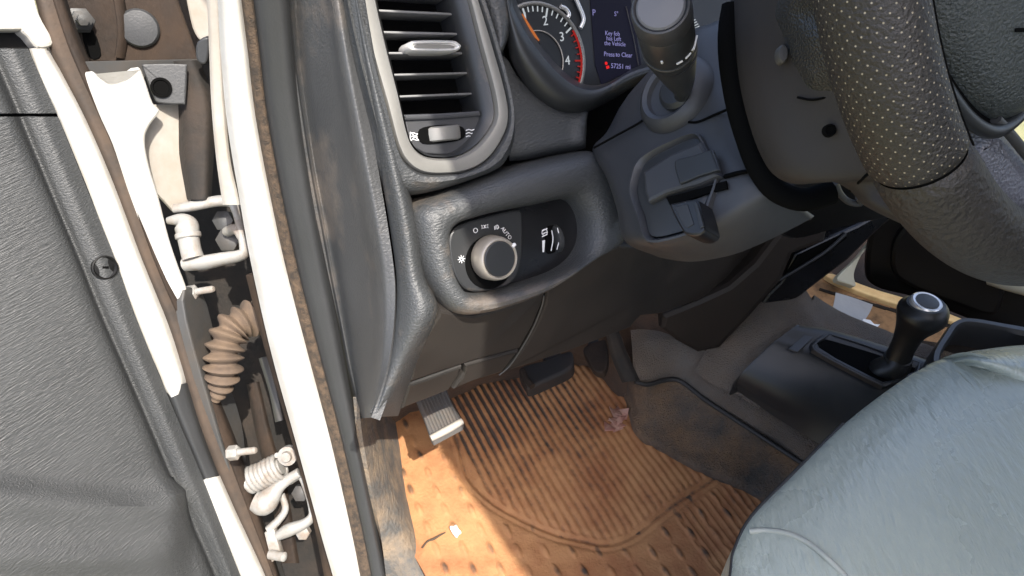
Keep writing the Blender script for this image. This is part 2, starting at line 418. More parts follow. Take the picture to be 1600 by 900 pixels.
# pocket lip bulging out of the lower trim
def pocket(G, N):
    H = np.array([[(g @ UP)/(g @ FW)*-F+450 for g in r] for r in G]); X = np.array([[(g @ RT)/(g @ FW)*F+800 for g in r] for r in G])
    lip = 757+np.clip((X+60)/200, 0, 2)*25 - np.clip((X-170)/100, 0, 1)**2*28
    k = np.clip((300-X)/40, 0, 1)
    d = H-lip
    prof = np.where(d < 0, np.exp(-(d/14)**2), np.where(d < 60, 1-.35*d/60, .65))*k
    prof = np.where(d < -45, 0, prof)
    rip = .0006*np.sin(H*.13+X*.02)
    d2 = H-(lip+95-.10*X); prof2 = np.exp(-(d2/26)**2)*k*.5
    return G+N*(.016*prof+.012*prof2)[..., None]
surf('door_trim', low, M['doortrim'], door, 8, 10, .012, fn=pocket)
lathe('trim_plug', PD.at(164, 418, .0035), PD.n, [(.0125, -.003), (.0125, .0006), (.0112, .0010), (.0095, -.0012), (.0060, -.0006), (.001, -.0005)], M['black'], door, 28)
hexa('plug_slot', [PD.at(160, 416, .0040), PD.at(160, 420, .0040), PD.at(170, 420, .0040), PD.at(170, 416, .0040)], -PD.n*.001, M['void'], door, .0002)
# window corner, painted
slab('window_corner', [(-300, -140), (20, -160), (48, -40), (62, 20), (85, 66), (60, 74), (36, 50), (0, 47), (-300, 52)], PD.up(.003), M['paint'], door, .03, .004, 4)
def strip(name, l, r, dep, mat, parent, bulge=.004, th=.006, nv=5, ex=None):
    rows = []
    for (x0, y0), (x1, y1) in zip(l, r):
        f = (lambda x, y, o: PD.at(x, y, o)) if dep is None else (lambda x, y, o: D(x, y, dep(y)-o))
        rows.append([f(x0, y0, -bulge), f(x0*.8+x1*.2, y0*.8+y1*.2, bulge*.7), f((x0+x1)/2, (y0+y1)/2, bulge), f(x0*.2+x1*.8, y0*.2+y1*.8, bulge*.7), f(x1, y1, -bulge)])
    return surf(name, rows, mat, parent, 4, nv, th)
wr_l = [(45, 75), (65, 130), (92, 185), (117, 245), (145, 315), (172, 390), (202, 470), (230, 540), (267, 626)]
wr_r = [(70, 69), (95, 110), (127, 170), (150, 220), (172, 270), (195, 330), (222, 403), (246, 462), (270, 522), (290, 590)]
sl_r = [(145, 113), (170, 175), (192, 225), (210, 280), (230, 340), (252, 402), (274, 455), (302, 515), (330, 590), (365, 685), (400, 790), (430, 885), (448, 945)]
def along(L, ys):            # x of a traced edge at given heights
    return [(float(np.interp(y, [q[1] for q in L], [q[0] for q in L])), y) for y in ys]
ys1 = [76, 130, 185, 245, 315, 390, 470, 540, 588]
wl_, wrr = along(wr_l, ys1), along(wr_r, ys1)
strip('painted_flange', wl_+[(258, 608), (266, 622)], wrr+[(289, 603), (283, 614)], None, M['paint'], door)
strip('edge_rubber', [(258, 605), (272, 640), (295, 695), (320, 754)], [(294, 598), (304, 635), (322, 690), (342, 742)], None, M['rubber'], door, .003)
strip('painted_flange', [(315, 751), (342, 820), (373, 895), (392, 945)], [(344, 743), (372, 805), (412, 890), (432, 940)], None, M['paint'], door)
ys2 = [115, 175, 225, 280, 340, 402, 455, 515, 590, 685, 790, 885, 945]
lo_l = along(wr_r+[(306, 640), (322, 690), (344, 743), (372, 805), (412, 890), (432, 940), (434, 950)], ys2)
sr_ = along(sl_r, ys2)
lo_l = [(40, -60), (55, 0), (74, 66)]+[(x-3, y) for x, y in lo_l]; sr_ = [(88, -60), (104, 0), (128, 70)]+[(x+2, y) for x, y in sr_]
strip('weatherstrip', lo_l, sr_, None, M['seal'], door, .006, .008)
strip('seal_lip', [(l[0]*.55+r[0]*.45, l[1]) for l, r in zip(lo_l, sr_)], [(r[0]+1, r[1]) for r in sr_], None, M['grime'], door, .009, .004)
# hinge face of the door: set a little farther back than the seal
PH = Plane(D(215, 250, .70), nrm((.55, -.83, -.05)))
if PH.n @ D(215, 250, .7) > 0: PH = Plane(D(215, 250, .70), -PH.n)
PH = plane3(D(170, 120, .69), D(310, 480, .80), D(240, 180, .735))
slab('hinge_face', [(145, 115), (158, 118), (168, 126), (176, 127), (196, 121), (212, 108), (220, 106), (228, 125), (240, 160), (251, 174), (235, 197), (228, 220), (235, 260), (250, 310), (265, 370), (280, 415), (292, 447), (299, 485), (294, 494), (284, 478), (268, 448), (248, 400), (226, 340), (206, 280), (188, 225), (166, 175)], PH, M['paint'], door, .012, .003, 4)
slab('hinge_face_upper', [(128, 96), (310, 92), (312, 112), (230, 118), (205, 140), (150, 140)], PH.up(-.016), M['bracket'], door, .004, .001, 3, True)
slab('recess_panel', [(222, 165), (285, 160), (282, 240), (300, 318), (272, 330), (244, 300), (226, 240)], PH.up(-.018), M['paint_d'], door, .004, .001, 3, True)
PHL = plane3(D(300, 500, .79), D(420, 890, .93), D(360, 640, .86))
slab('hinge_face_lower', [(286, 470), (318, 460), (345, 560), (378, 660), (392, 760), (440, 880), (450, 940), (425, 945), (395, 850), (330, 640)], PHL, M['bracket'], door, .01, .002, 4)

# ================================================================== FENDER SIDE, GAP
fend = thing('fender', D(220, 60, .80), 'dirty brown fender panel above the door hinges with a round grey plug', 'body panel')
PFd = plane3(D(110, 50, .76), D(300, 40, .80), D(210, 95, .79))
slab('panel', [(70, -80), (250, -80), (276, -5), (292, 40), (313, 98), (240, 101), (128, 98), (112, 60), (85, 0)], PFd, M['grime'], fend, .01, .003, 3, True)
tube('fold', [PFd.at(170, -60, .002), PFd.at(186, 0, .004), PFd.at(192, 50, .004), PFd.at(188, 90, .002)], .007, M['grime'], fend, 10, 4, .5)
lathe('plug', PFd.at(218, 44, .0), PFd.n, [(.0205, -.004), (.0205, .004), (.0185, .0065), (.010, .0075), (.001, .0078)], M['rubber'], fend, 30)
bq = PFd.at(126, 32, .004)
lathe('bolt', bq, nrm(PFd.n+RT*.3), [(.014, -.004), (.014, 0), (.0105, .001), (.0105, .012), (.006, .013), (.006, .024), (.001, .025)], M['bracket'], fend, 6)
slab('slot', [(128, 52), (146, 48), (158, 86), (140, 90)], PFd.up(.0015), M['void'], fend, .002, .0004, 3)
brk = thing('hinge_bracket', D(258, 130, .75), 'small grey steel bracket with one round hole under the brown fender panel', 'bracket')
PBk = plane3(D(225, 104, .735), D(292, 104, .75), D(260, 162, .75))
slab('plate', [(222, 104), (228, 100), (286, 100), (292, 108), (290, 158), (284, 163), (248, 161), (240, 152), (228, 122)], PBk, M['rubber'], brk, .006, .0015, 3)
lathe('hole', PBk.at(252, 137, .0008), PBk.n, [(.0105, -.002), (.0105, .0015), (.008, .0018), (.0072, .0002), (.001, .0001)], M['void'], brk, 24)
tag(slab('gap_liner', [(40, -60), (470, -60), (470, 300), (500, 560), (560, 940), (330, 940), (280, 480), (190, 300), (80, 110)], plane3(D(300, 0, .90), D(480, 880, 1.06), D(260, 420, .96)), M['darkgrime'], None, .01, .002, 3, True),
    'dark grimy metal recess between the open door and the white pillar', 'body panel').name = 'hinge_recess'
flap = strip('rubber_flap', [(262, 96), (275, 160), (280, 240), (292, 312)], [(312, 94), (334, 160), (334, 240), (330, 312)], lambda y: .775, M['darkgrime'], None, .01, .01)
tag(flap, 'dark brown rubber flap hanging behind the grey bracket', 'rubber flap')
tag(slab('fender_edge', [(288, -40), (330, -40), (330, 50), (322, 66), (308, 60), (296, 30)], plane3(D(290, 0, .80), D(330, 0, .80), D(315, 60, .82)), M['paint_d'], None, .02, .003, 3),
    'pale sliver of front fender edge beside the white pillar top', 'body panel')
tag(slab('seal_corner', [(308, 66), (326, 60), (324, 96), (314, 100), (306, 90)], plane3(D(308, 66, .74), D(326, 60, .74), D(316, 98, .75)), M['rubber'], None, .01, .002, 3),
    'small dark rubber corner at the lower tip of the fender edge', 'rubber corner')
strip('x', [(404, 560), (420, 612), (430, 660)], [(422, 556), (436, 610), (446, 655)], lambda y: .92, M['bracket'], None).name = 'metal_tab'
tag(bpy.data.objects['metal_tab'], 'grey metal tab in the dark recess right of the corrugated boot', 'metal tab')
rib = strip('x', [(385, 600), (400, 680), (420, 760), (440, 880)], [(405, 596), (425, 680), (448, 760), (468, 880)], lambda y: .97, M['grime'], None); rib.name = 'recess_rib'
tag(rib, 'brown upright metal rib deep in the recess below the corrugated boot', 'metal rib')

for (x, y, r_) in ((452, 660, .008), (430, 700, .007), (398, 560, .006)):
    pass
# hinges -------------------------------------------------------------
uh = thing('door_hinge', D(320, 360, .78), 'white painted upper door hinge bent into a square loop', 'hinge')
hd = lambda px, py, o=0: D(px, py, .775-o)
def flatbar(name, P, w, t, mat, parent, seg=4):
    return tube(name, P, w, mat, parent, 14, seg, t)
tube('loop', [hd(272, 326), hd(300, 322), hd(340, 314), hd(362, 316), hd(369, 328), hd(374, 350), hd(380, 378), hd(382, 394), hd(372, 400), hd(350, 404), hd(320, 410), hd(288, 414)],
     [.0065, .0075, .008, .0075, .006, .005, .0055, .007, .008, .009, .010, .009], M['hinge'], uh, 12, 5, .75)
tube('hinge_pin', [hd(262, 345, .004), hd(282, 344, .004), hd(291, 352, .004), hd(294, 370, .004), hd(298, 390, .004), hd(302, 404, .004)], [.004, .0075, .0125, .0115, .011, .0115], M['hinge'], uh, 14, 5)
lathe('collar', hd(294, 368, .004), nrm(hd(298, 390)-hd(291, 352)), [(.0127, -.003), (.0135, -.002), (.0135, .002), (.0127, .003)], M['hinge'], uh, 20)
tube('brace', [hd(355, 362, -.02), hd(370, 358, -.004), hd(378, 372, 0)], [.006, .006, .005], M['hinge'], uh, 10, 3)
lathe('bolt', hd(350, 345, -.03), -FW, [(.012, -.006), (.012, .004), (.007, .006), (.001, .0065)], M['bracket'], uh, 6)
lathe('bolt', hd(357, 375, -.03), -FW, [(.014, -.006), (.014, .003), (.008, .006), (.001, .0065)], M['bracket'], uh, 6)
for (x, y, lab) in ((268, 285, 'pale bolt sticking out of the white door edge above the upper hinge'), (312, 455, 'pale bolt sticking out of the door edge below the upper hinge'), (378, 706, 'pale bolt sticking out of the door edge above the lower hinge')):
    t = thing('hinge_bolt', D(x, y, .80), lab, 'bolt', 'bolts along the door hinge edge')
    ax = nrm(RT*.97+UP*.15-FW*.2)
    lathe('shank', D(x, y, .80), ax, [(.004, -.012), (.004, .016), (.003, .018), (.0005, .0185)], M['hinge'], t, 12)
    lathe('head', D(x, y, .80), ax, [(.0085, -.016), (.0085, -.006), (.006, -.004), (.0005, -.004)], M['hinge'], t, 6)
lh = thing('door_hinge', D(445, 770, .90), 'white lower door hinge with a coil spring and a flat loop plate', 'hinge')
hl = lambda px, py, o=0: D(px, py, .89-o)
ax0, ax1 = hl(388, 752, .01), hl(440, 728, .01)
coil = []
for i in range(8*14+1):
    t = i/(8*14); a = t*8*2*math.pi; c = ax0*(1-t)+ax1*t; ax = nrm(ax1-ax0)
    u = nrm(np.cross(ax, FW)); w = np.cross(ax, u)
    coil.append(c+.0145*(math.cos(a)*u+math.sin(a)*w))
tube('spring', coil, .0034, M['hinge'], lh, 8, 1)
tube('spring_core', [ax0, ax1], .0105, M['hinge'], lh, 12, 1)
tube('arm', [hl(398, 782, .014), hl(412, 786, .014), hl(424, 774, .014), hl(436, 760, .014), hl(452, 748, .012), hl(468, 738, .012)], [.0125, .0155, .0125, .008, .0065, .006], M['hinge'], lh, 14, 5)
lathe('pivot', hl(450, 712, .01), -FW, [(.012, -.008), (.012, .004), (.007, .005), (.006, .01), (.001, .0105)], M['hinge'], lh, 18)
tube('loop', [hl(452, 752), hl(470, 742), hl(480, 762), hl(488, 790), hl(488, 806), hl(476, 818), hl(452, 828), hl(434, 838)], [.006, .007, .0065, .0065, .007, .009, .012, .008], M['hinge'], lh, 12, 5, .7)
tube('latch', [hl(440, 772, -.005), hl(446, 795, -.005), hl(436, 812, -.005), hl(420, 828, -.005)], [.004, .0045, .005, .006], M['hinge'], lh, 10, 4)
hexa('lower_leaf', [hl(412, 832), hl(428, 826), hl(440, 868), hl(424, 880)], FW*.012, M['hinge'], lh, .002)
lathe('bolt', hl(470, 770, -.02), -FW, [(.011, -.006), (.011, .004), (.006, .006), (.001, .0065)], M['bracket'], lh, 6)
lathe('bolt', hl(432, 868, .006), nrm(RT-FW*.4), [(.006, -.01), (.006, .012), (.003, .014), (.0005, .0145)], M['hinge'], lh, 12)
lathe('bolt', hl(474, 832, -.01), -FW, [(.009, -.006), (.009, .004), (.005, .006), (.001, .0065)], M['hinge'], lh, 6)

# wiring boot: corrugated ------------------------------------------------
bp = cr([D(436, 492, .86), D(410, 494, .84), D(384, 500, .825), D(362, 516, .815), D(351, 546, .81), D(349, 576, .81), D(345, 604, .815), D(337, 626, .82)], 16)
R_ = []
for i in range(len(bp)):
    t = i/(len(bp)-1); base = .0185*(1 if t < .72 else 1-(t-.72)/.28*.72)
    k = math.sin(t*2*math.pi*13)
    amp = .0042 if t < .8 else .0042*max(0, (1-t)/.2)
    if abs(t-.33) < .02: base *= .9
    R_.append(base+amp*k)
tag(tube('wiring_boot', bp, R_, M['boot'], None, 26, 1), 'tan dusty corrugated rubber boot bridging door and pillar', 'wiring boot')

# ================================================================== PILLAR
pil = thing('door_pillar', D(540, 880, dj(880)), 'white painted front door pillar with black rubber weatherstrip', 'vehicle pillar')
jl = [(336, -60), (340, 0), (346, 100), (356, 200), (374, 310), (394, 420), (426, 560), (462, 690), (500, 830), (520, 900), (532, 950)]
jr = [(372, -60), (380, 0), (390, 80), (402, 180), (424, 300), (450, 420), (486, 560), (520, 690), (552, 830), (566, 900), (576, 950)]
strip('painted_face', jl, jr, dj, M['paint'], pil, .006, .012)
il = [(320, -60), (326, 60), (330, 160), (338, 250), (348, 320)]
ir = [(342, -60), (347, 60), (352, 160), (360, 250), (376, 320)]
strip('inner_face', il, ir, lambda y: dj(y)+.03, M['paint_d'], pil, .002, .008)
strip('inner_face', [(384, 430), (412, 540), (450, 670), (488, 810), (512, 930)], [(406, 430), (434, 540), (470, 670), (508, 810), (530, 930)], lambda y: dj(y)+.03, M['grime'], pil, .002, .008)
fl = [(x-3, y) for x, y in jr]; fr = [(x+17, y) for x, y in jr]
strip('seam_sealer', fl, fr, lambda y: dj(y)-.001, M['fuzz'], pil, .003, .006)
wl = [(x+12, y) for x, y in jr]
wr = [(452, -60), (456, 0), (462, 80), (472, 180), (490, 300), (512, 420), (538, 560), (562, 690), (590, 830), (604, 900), (614, 950)]
strip('weatherstrip', wl, wr, lambda y: dj(y)-.004, M['rubber'], pil, .008, .01)

# kick panel and sill -----------------------------------------------------
kl = [(560, 620), (566, 680), (580, 760), (597, 850), (608, 950)]
km = [(590, 626), (602, 690), (618, 770), (636, 850), (650, 950)]
kr = [(618, 640), (628, 700), (641, 780), (664, 850), (700, 950)]
rows = [[D(x, y, dj(y)-.002) for x, y in kl], [D(x, y, dj(y)*.45+.55*(PF.at(x, max(y, 640)) @ FW)-.012) for x, y in km], [PF.at(x, y, .004) for x, y in kr]]
tag(surf('kick_panel', [list(r) for r in zip(*rows)], M['sill'], None, 5, 5, .006), 'dusty grey kick panel running down beside the rubber mat', 'kick panel')

# ================================================================== DASHBOARD
dash = thing('dashboard', PA.at(760, 300, -.2)+np.array([.2, .1, -.1]), 'black vinyl dashboard with air vent, headlight switch and gauge cluster', 'dashboard')
# backing core
slab('dash_core', [(560, -60), (790, -60), (800, 60), (830, 140), (900, 190), (1000, 215), (1120, 300), (1100, 372), (960, 388), (720, 480), (640, 560), (612, 420), (590, 250)], PA.up(-.035), M['void'], dash, .02, .002, 3, True)
# end cap, from the weatherstrip out to the side seam
Sx = [(538, -60), (546, 0), (560, 90), (576, 180), (592, 270), (607, 360), (617, 440), (615, 510), (606, 570), (592, 620), (580, 652)]
c0 = [(448, -60), (453, 0), (460, 90), (472, 180), (486, 270), (503, 360), (518, 440), (532, 510), (544, 570), (556, 620), (566, 654)]
def lerp(a, b, t): return (a[0]*(1-t)+b[0]*t, a[1]*(1-t)+b[1]*t)
rows = []
for a, s in zip(c0, Sx):
    da = dj(a[1])+.002; ds = (PA.at(*s) @ FW)+.012
    r = []
    for t, bul in ((0, .004), (.08, -.004), (.2, .0), (.42, .004), (.6, .010), (.72, .021), (.82, .021), (.92, .010), (1, .0)):
        p = lerp(a, s, t); r.append(D(p[0], p[1], da*(1-t)+ds*t-bul))
    rows.append([D(a[0]-14, a[1], da+.05)]+r)
surf('end_cap', rows, M['vinyl_side'], dash, 4, 4, .008)
Sx2 = [(x+3, y) for x, y in Sx]
R2 = [(552, -60), (560, 0), (578, 80), (600, 170), (622, 250), (646, 330), (655, 405), (676, 468), (668, 520), (650, 560), (634, 606), (624, 648)]
R2 = [(556, -60), (562, 0), (582, 90), (606, 180), (630, 262), (652, 350), (664, 430), (684, 486), (654, 562), (638, 606), (622, 650)]
rows = []
for s, q in zip(Sx2, R2):
    r = []
    ds = (PA.at(*s) @ FW)+.012
    dq = (PA.at(*q) @ FW) if q[1] < 480 else (PB.at(*q) @ FW)-.004
    for t, bul in ((0, 0), (.12, .008), (.4, .017), (.7, .016), (.92, .006), (1, -.008)):
        p = lerp(s, q, t); r.append(D(p[0], p[1], ds*(1-t)+dq*t-bul))
    rows.append(r)
surf('dash_side', rows, M['vinyl'], dash, 4, 4, .008)
# padded surround of the vent
bo = [(546, -60), (556, 0), (575, 80), (598, 160), (616, 226), (632, 255), (656, 270), (690, 272), (724, 267), (755, 250), (778, 218), (788, 186), (783, 145), (762, 70), (740, 0), (722, -60)]
bi = [(576, -60), (585, 0), (602, 76), (620, 148), (632, 202), (642, 228), (660, 243), (688, 247), (714, 243), (740, 228), (760, 203), (769, 180), (764, 142), (746, 75), (727, 0), (708, -60)]
po = [(528, -60), (536, 0), (556, 90), (584, 190), (600, 265), (616, 300), (644, 306), (690, 298), (740, 282), (786, 262), (802, 232), (803, 190), (796, 140), (776, 62), (757, 0), (738, -60)]
loops('vent_surround', po, PA, [(0, -.03), (.0, -.012), (.1, -.002), (.3, .007), (.6, .011), (.85, .010), (1, .004), (1, -.01)], M['vinyl'], dash, 5, bo, cap1=False)
vent = thing('x', PA.at(680, 120), None, None); bpy.data.objects.remove(vent)
bez = loops('vent_bezel', bo, PA, [(0, -.01), (0, .006), (.1, .0085), (.5, .009), (.82, .0075), (.95, .004), (1, -.002), (1, -.02)], M['bezel'], dash, 5, bi, cap1=False)
liner = [(577, -60), (586, 0), (603, 76), (621, 148), (633, 202), (643, 227), (661, 242), (688, 246), (714, 242), (739, 227), (759, 203), (768, 180), (763, 142), (745, 75), (726, 0), (707, -60)]
lin2 = [(572, -60), (584, 0), (602, 76), (622, 148), (634, 200), (646, 225), (664, 238), (690, 241), (710, 236), (730, 220), (746, 195), (750, 176), (744, 142), (728, 75), (708, 0), (690, -60)]
loops('vent_well', liner, PA, [(0, .004), (.5, .001), (.9, -.004), (1, -.012), (1, -.07)], M['plastic'], bez, 5, lin2, cap1=False)
slab('vent_back', [(560, -70), (720, -70), (770, 200), (700, 250), (630, 240)], PA.up(-.06), M['void'], bez, .004, .001, 3, True)
sl = [((571, -36), (697, -28)), ((577, -16), (703, -6)), ((585, 16), (709, 22)), ((593, 50), (718, 53)), ((603, 83), (727, 83)), ((613, 117), (735, 114)), ((622, 151), (742, 146))][1:]
for (a, b) in sl:
    A_, B_ = PA.at(*a, -.010), PA.at(*b, -.010)
    dn = nrm(PA.n*-.9+np.array([0, 0, -.05]))
    v = nrm(np.cross(B_-A_, dn)); 
    hexa('slat', [A_+v*.0009, B_+v*.0009, B_-v*.0009, A_-v*.0009], dn*.026, M['slat'], bez, .0004)
for i in range(6):
    t = (i+.5)/6
    A_, B_ = PA.at(577+126*t, -20, -.042), PA.at(634+114*t, 178, -.042)
    hexa('vane', [A_-RT*.0008, A_+RT*.0008, B_+RT*.0008, B_-RT*.0008], -PA.n*.014, M['black'], bez, 0)
tb = loops('vent_tab', [(634, 74), (637, 68), (644, 65), (675, 64), (704, 65), (712, 68), (717, 73), (714, 79), (706, 82), (675, 83), (646, 82), (637, 80)], PA.up(.0), [(0, -.016), (0, .004), (.0012, .0055), (.0022, .0055), (.003, .004), (.0034, .004)], M['chrome'], bez, 4, cap1=True)
slab('tab_inlay', [(652, 69), (703, 70), (705, 76), (654, 77)], PA.up(.0048), M['bezel'], bez, .001, .0003, 3)
pl_i = PA.up(-.004)
slab('vent_panel', [(632, 184), (690, 181), (750, 177), (757, 196), (748, 216), (728, 236), (700, 242), (664, 240), (646, 230), (637, 208)], pl_i, M['column'], bez, .006, .0012, 5, True)
slab('panel_lip', [(631, 179), (690, 177), (749, 173), (751, 181), (690, 186), (633, 188)], pl_i.up(.003), M['column'], bez, .006, .0015, 4, True)
slab('wheel_slot', [(656, 202), (690, 195), (722, 198), (726, 214), (705, 222), (660, 224)], pl_i.up(.0012), M['void'], bez, .001, .0003, 4)
A_, B_ = pl_i.at(659, 212, -.004), pl_i.at(722, 206, -.004)
tw = lathe('thumbwheel', (A_+B_)/2+PA.n*-.012, nrm(np.cross(B_-A_, PA.n)), [(.021, -.0062), (.0225, -.005), (.0228, 0), (.0225, .005), (.021, .0062)], M['bezel'], bez, 40)
rd = nrm(B_-A_)
for k, px in enumerate((647, 733)):
    c = pl_i.at(px+4, 213 if k == 0 else 208, .0004)
    ic = []
    for dy in (-5, 0, 5):
        q0, q1 = pl_i.at(px-5, (214 if k == 0 else 209)+dy, .0002), pl_i.at(px+8, (213 if k == 0 else 207)+dy, .0002)
        ic.append(tube('vent_mark', [q0, q0*.66+q1*.34+UP*.0006, q0*.34+q1*.66-UP*.0006, q1], .0004, M['white_mark'], None, 6, 2))
    if k == 0:
        for a, b in (((642, 207), (655, 220)), ((655, 207), (642, 220)), ((641, 206), (641, 222)), ((656, 206), (656, 221))):
            ic.append(tube('m', [pl_i.at(*a, .0003), pl_i.at(*b, .0003)], .0004, M['white_mark'], None, 6, 1))
    g = merge('vent_mark', ic); 
    base = Vector(dash.location); g.data.transform(Matrix.Translation(-base)); g.parent = bez

# textured pads right of the vent
pd = [[(736, -60), (764, -60), (790, -60)], [(750, -10), (776, -10), (800, -10)], [(762, 28), (783, 28), (801, 26)], [(770, 58), (784, 58), (795, 56)], [(774, 84), (780, 84), (785, 82)]]
surf('dash_pad', [[PA.at(*r[0], -.02), PA.at(*r[0], -.004), PA.at(*r[1], .006), PA.at(*r[2], -.004), PA.at(r[2][0]-2, r[2][1], -.03)] for r in pd]+[[PA.at(x, y, -.035) for x, y in ((772, 84), (774, 85), (779, 85), (783, 83), (784, 82))]], M['vinyl'], dash, 5, 5, .004)
pd = [[(766, 84), (790, 90), (812, 124), (850, 154), (886, 170), (918, 172)], [(780, 140), (806, 146), (830, 160), (860, 176), (890, 186), (916, 186)], [(794, 205), (820, 205), (842, 206), (866, 208), (890, 206), (915, 203)],
      [(796, 240), (820, 239), (842, 235), (866, 231), (890, 227), (914, 223)], [(796, 252), (820, 250), (842, 246), (866, 242), (890, 238), (914, 233)]]
oo = [-.014, -.008, -.006, -.006, -.022]
surf('dash_pad', [[PA.at(x, y, o) for x, y in r]+[PA.at(r[-1][0]-1, r[-1][1], -.04)] for r, o in zip(pd, oo)], M['vinyl'], dash, 5, 5, .004)
# cluster hood
PC = Plane(PA.at(930, 60, -.055), (0, -.87, .5))
h_in = [(790, -60), (796, 0), (808, 33), (830, 71), (862, 110), (890, 134), (915, 143), (944, 138), (985, 115), (1022, 104), (1080, 92), (1180, 60)]
h_lo = [(774, -60), (785, 0), (792, 56), (800, 96), (828, 140), (862, 168), (892, 176), (920, 172), (960, 152), (998, 130), (1060, 110), (1180, 74)]
rows = []
for a, b in zip(h_in, h_lo):
    p1 = PA.at(a[0], a[1], .004); p3 = PA.at(b[0], b[1], -.010); m_ = PA.at((a[0]+b[0])/2, (a[1]+b[1])/2, .004)
    v = PA.at(a[0]+4, a[1]-4, -.004)
    rows.append([PC.at(a[0]+8, a[1]-10), v, p1, m_, p3, PA.at(b[0]-2, b[1]+3, -.03)])
surf('cluster_hood', rows, M['plastic'], dash, 5, 5, .004)
slab('hood_gap', [(880, 168), (905, 150), (985, 128), (1040, 118), (1060, 170), (980, 240), (900, 240)], PA.up(-.045), M['void'], dash, .01, .001, 3, True)
# gauge cluster
cl = slab('gauge_cluster', [(760, -90), (1240, -90), (1240, 120), (1060, 125), (930, 160), (840, 130), (790, 60)], PC, M['glass_dial'], dash, .01, .001, 3, True)
def on_pc(x, y, o=.001): return PC.at(x, y, o)
dc = on_pc(848, 84)
# dial rims follow the photographed ellipse; find its true centre/radius in the cluster plane
a1, b1 = basis(PC.n)
rim_px = [(812, 10), (850, 6), (882, 25), (903, 62), (914, 105), (906, 131)]
P2 = np.array([[on_pc(*q) @ a1, on_pc(*q) @ b1] for q in rim_px])
A_ = np.c_[2*P2, np.ones(len(P2))]; sol = np.linalg.lstsq(A_, (P2**2).sum(1), rcond=None)[0]
c2 = sol[:2]; rr = math.sqrt(sol[2]+c2 @ c2)
dc = a1*c2[0]+b1*c2[1]+PC.n*(PC.k+.001)
def ringtube(name, c, r, th, mat, parent, a=a1, b=b1, n=72, fl=1):
    return tube(name, [c+r*(math.cos(2*math.pi*i/n)*a+math.sin(2*math.pi*i/n)*b) for i in range(n)], th, mat, parent, 8, 1, closed=True)
ringtube('dial_ring', dc, rr, .0022, M['bezel'], cl)
ringtube('dial_ring', dc, rr*.53, .0006, M['ring'], cl)
def ang(px, py):
    v = on_pc(px, py)-dc; return math.atan2(v @ b1, v @ a1)
nums = {'1': (821, 27), '2': (852, 33), '3': (878, 58), '4': (887, 95), '5': (877, 122)}
for k, q in nums.items():
    text('numeral', k, on_pc(q[0], q[1], .0018), on_pc(q[0]+10, q[1]-1)-on_pc(*q), PC.n, .0125, M['tick'], cl)
a_ = {k: ang(*q) for k, q in nums.items()}
seq = [a_[k] for k in '12345']
for i in range(1, 5):
    while seq[i]-seq[i-1] > math.pi: seq[i] -= 2*math.pi
    while seq[i]-seq[i-1] < -math.pi: seq[i] += 2*math.pi
tk, rt = [], []
for i in range(-4, 26):
    v = 1+i/5; j = min(3, max(0, int(math.floor(v-1)))); th = seq[j]+(seq[j+1]-seq[j])*(v-1-j)
    u = math.cos(th)*a1+math.sin(th)*b1; big = (i % 5 == 0); tn = np.cross(PC.n, u)
    L0, L1 = rr*(.80 if big else .86), rr*.95; w = .0008 if big else .0005
    q = hexa('t', [dc+u*L0-tn*w, dc+u*L1-tn*w, dc+u*L1+tn*w, dc+u*L0+tn*w], PC.n*.0006, M['redtick'] if v > 3.05 else M['tick'], None, 0)
    (rt if v > 3.05 else tk).append(q)
if True:
    ra = []
    for i in range(41):
        v = 3.1+2.6*i/40; j = min(3, int(math.floor(v-1))); th = seq[j]+(seq[j+1]-seq[j])*(v-1-j)
        ra.append(dc+rr*.955*(math.cos(th)*a1+math.sin(th)*b1))
    rt.append(tube('t', ra, .0011, M['redtick'], None, 6, 1))
for nm, g in (('dial_ticks', tk), ('redline_ticks', rt)):
    g = merge(nm, g); g.data.transform(Matrix.Translation(-Vector(dash.location))); g.parent = cl
n0, n1 = on_pc(839, 66, .003), on_pc(815, 22, .003); tn = nrm(np.cross(PC.n, n1-n0))
hexa('needle', [n0-tn*.0032, n0+tn*.0032, n1+tn*.0008, n1-tn*.0008], PC.n*.0012, M['needle'], cl, .0003)
lathe('needle_hub', on_pc(826, 78, .002), PC.n, [(.013, 0), (.012, .004), (.001, .0045)], M['black'], cl, 28)
# small gauge and right dial rims
tube('dial_ring', [on_pc(*q, .003) for q in ((896, -10), (905, 10), (912, 30), (907, 44))], .0022, M['chrome'], cl, 8, 5)
tube('dial_ring', [on_pc(*q, .003) for q in ((876, 10), (884, 14), (889, 22), (887, 28))], .0022, M['chrome'], cl, 8, 5)
for i in range(9):
    x, y = 1084+i*3.1, 60-abs(i-4)**1.5*1.2-i*2+ (i*1.2)
    hexa('dial_tick', [on_pc(1078+i*2.2, 34+i*3.4, .002), on_pc(1086+i*2.0, 30+i*3.4, .002), on_pc(1087+i*2.0, 31+i*3.4, .002), on_pc(1079+i*2.2, 35+i*3.4, .002)], PC.n*.0005, M['tick'], cl, 0)
scp = slab('display', [(918, -60), (976, -60), (1004, 112), (968, 118), (940, 132), (930, 100)], PC.up(.0008), M['screen'], cl, .0006, .0001, 3, True)
tube('display_edge', [on_pc(978, 10, .0015), on_pc(990, 60, .0015), on_pc(998, 104, .0015)], .0007, M['bracket'], cl, 6, 3)
def sct(s, x, y, size, mat=M['scr']):
    text('display_text', s, on_pc(x, y, .0020), on_pc(x+12, y+.8)-on_pc(x, y), PC.n, size, mat, cl, .0001)
sct('P', 928, 20, .0085); sct('S°', 963, 22, .0065)
sct('Key fob', 957, 52.5, .0062); sct('has Left', 959, 60.5, .0062); sct('the Vehicle', 961, 68.5, .0062)
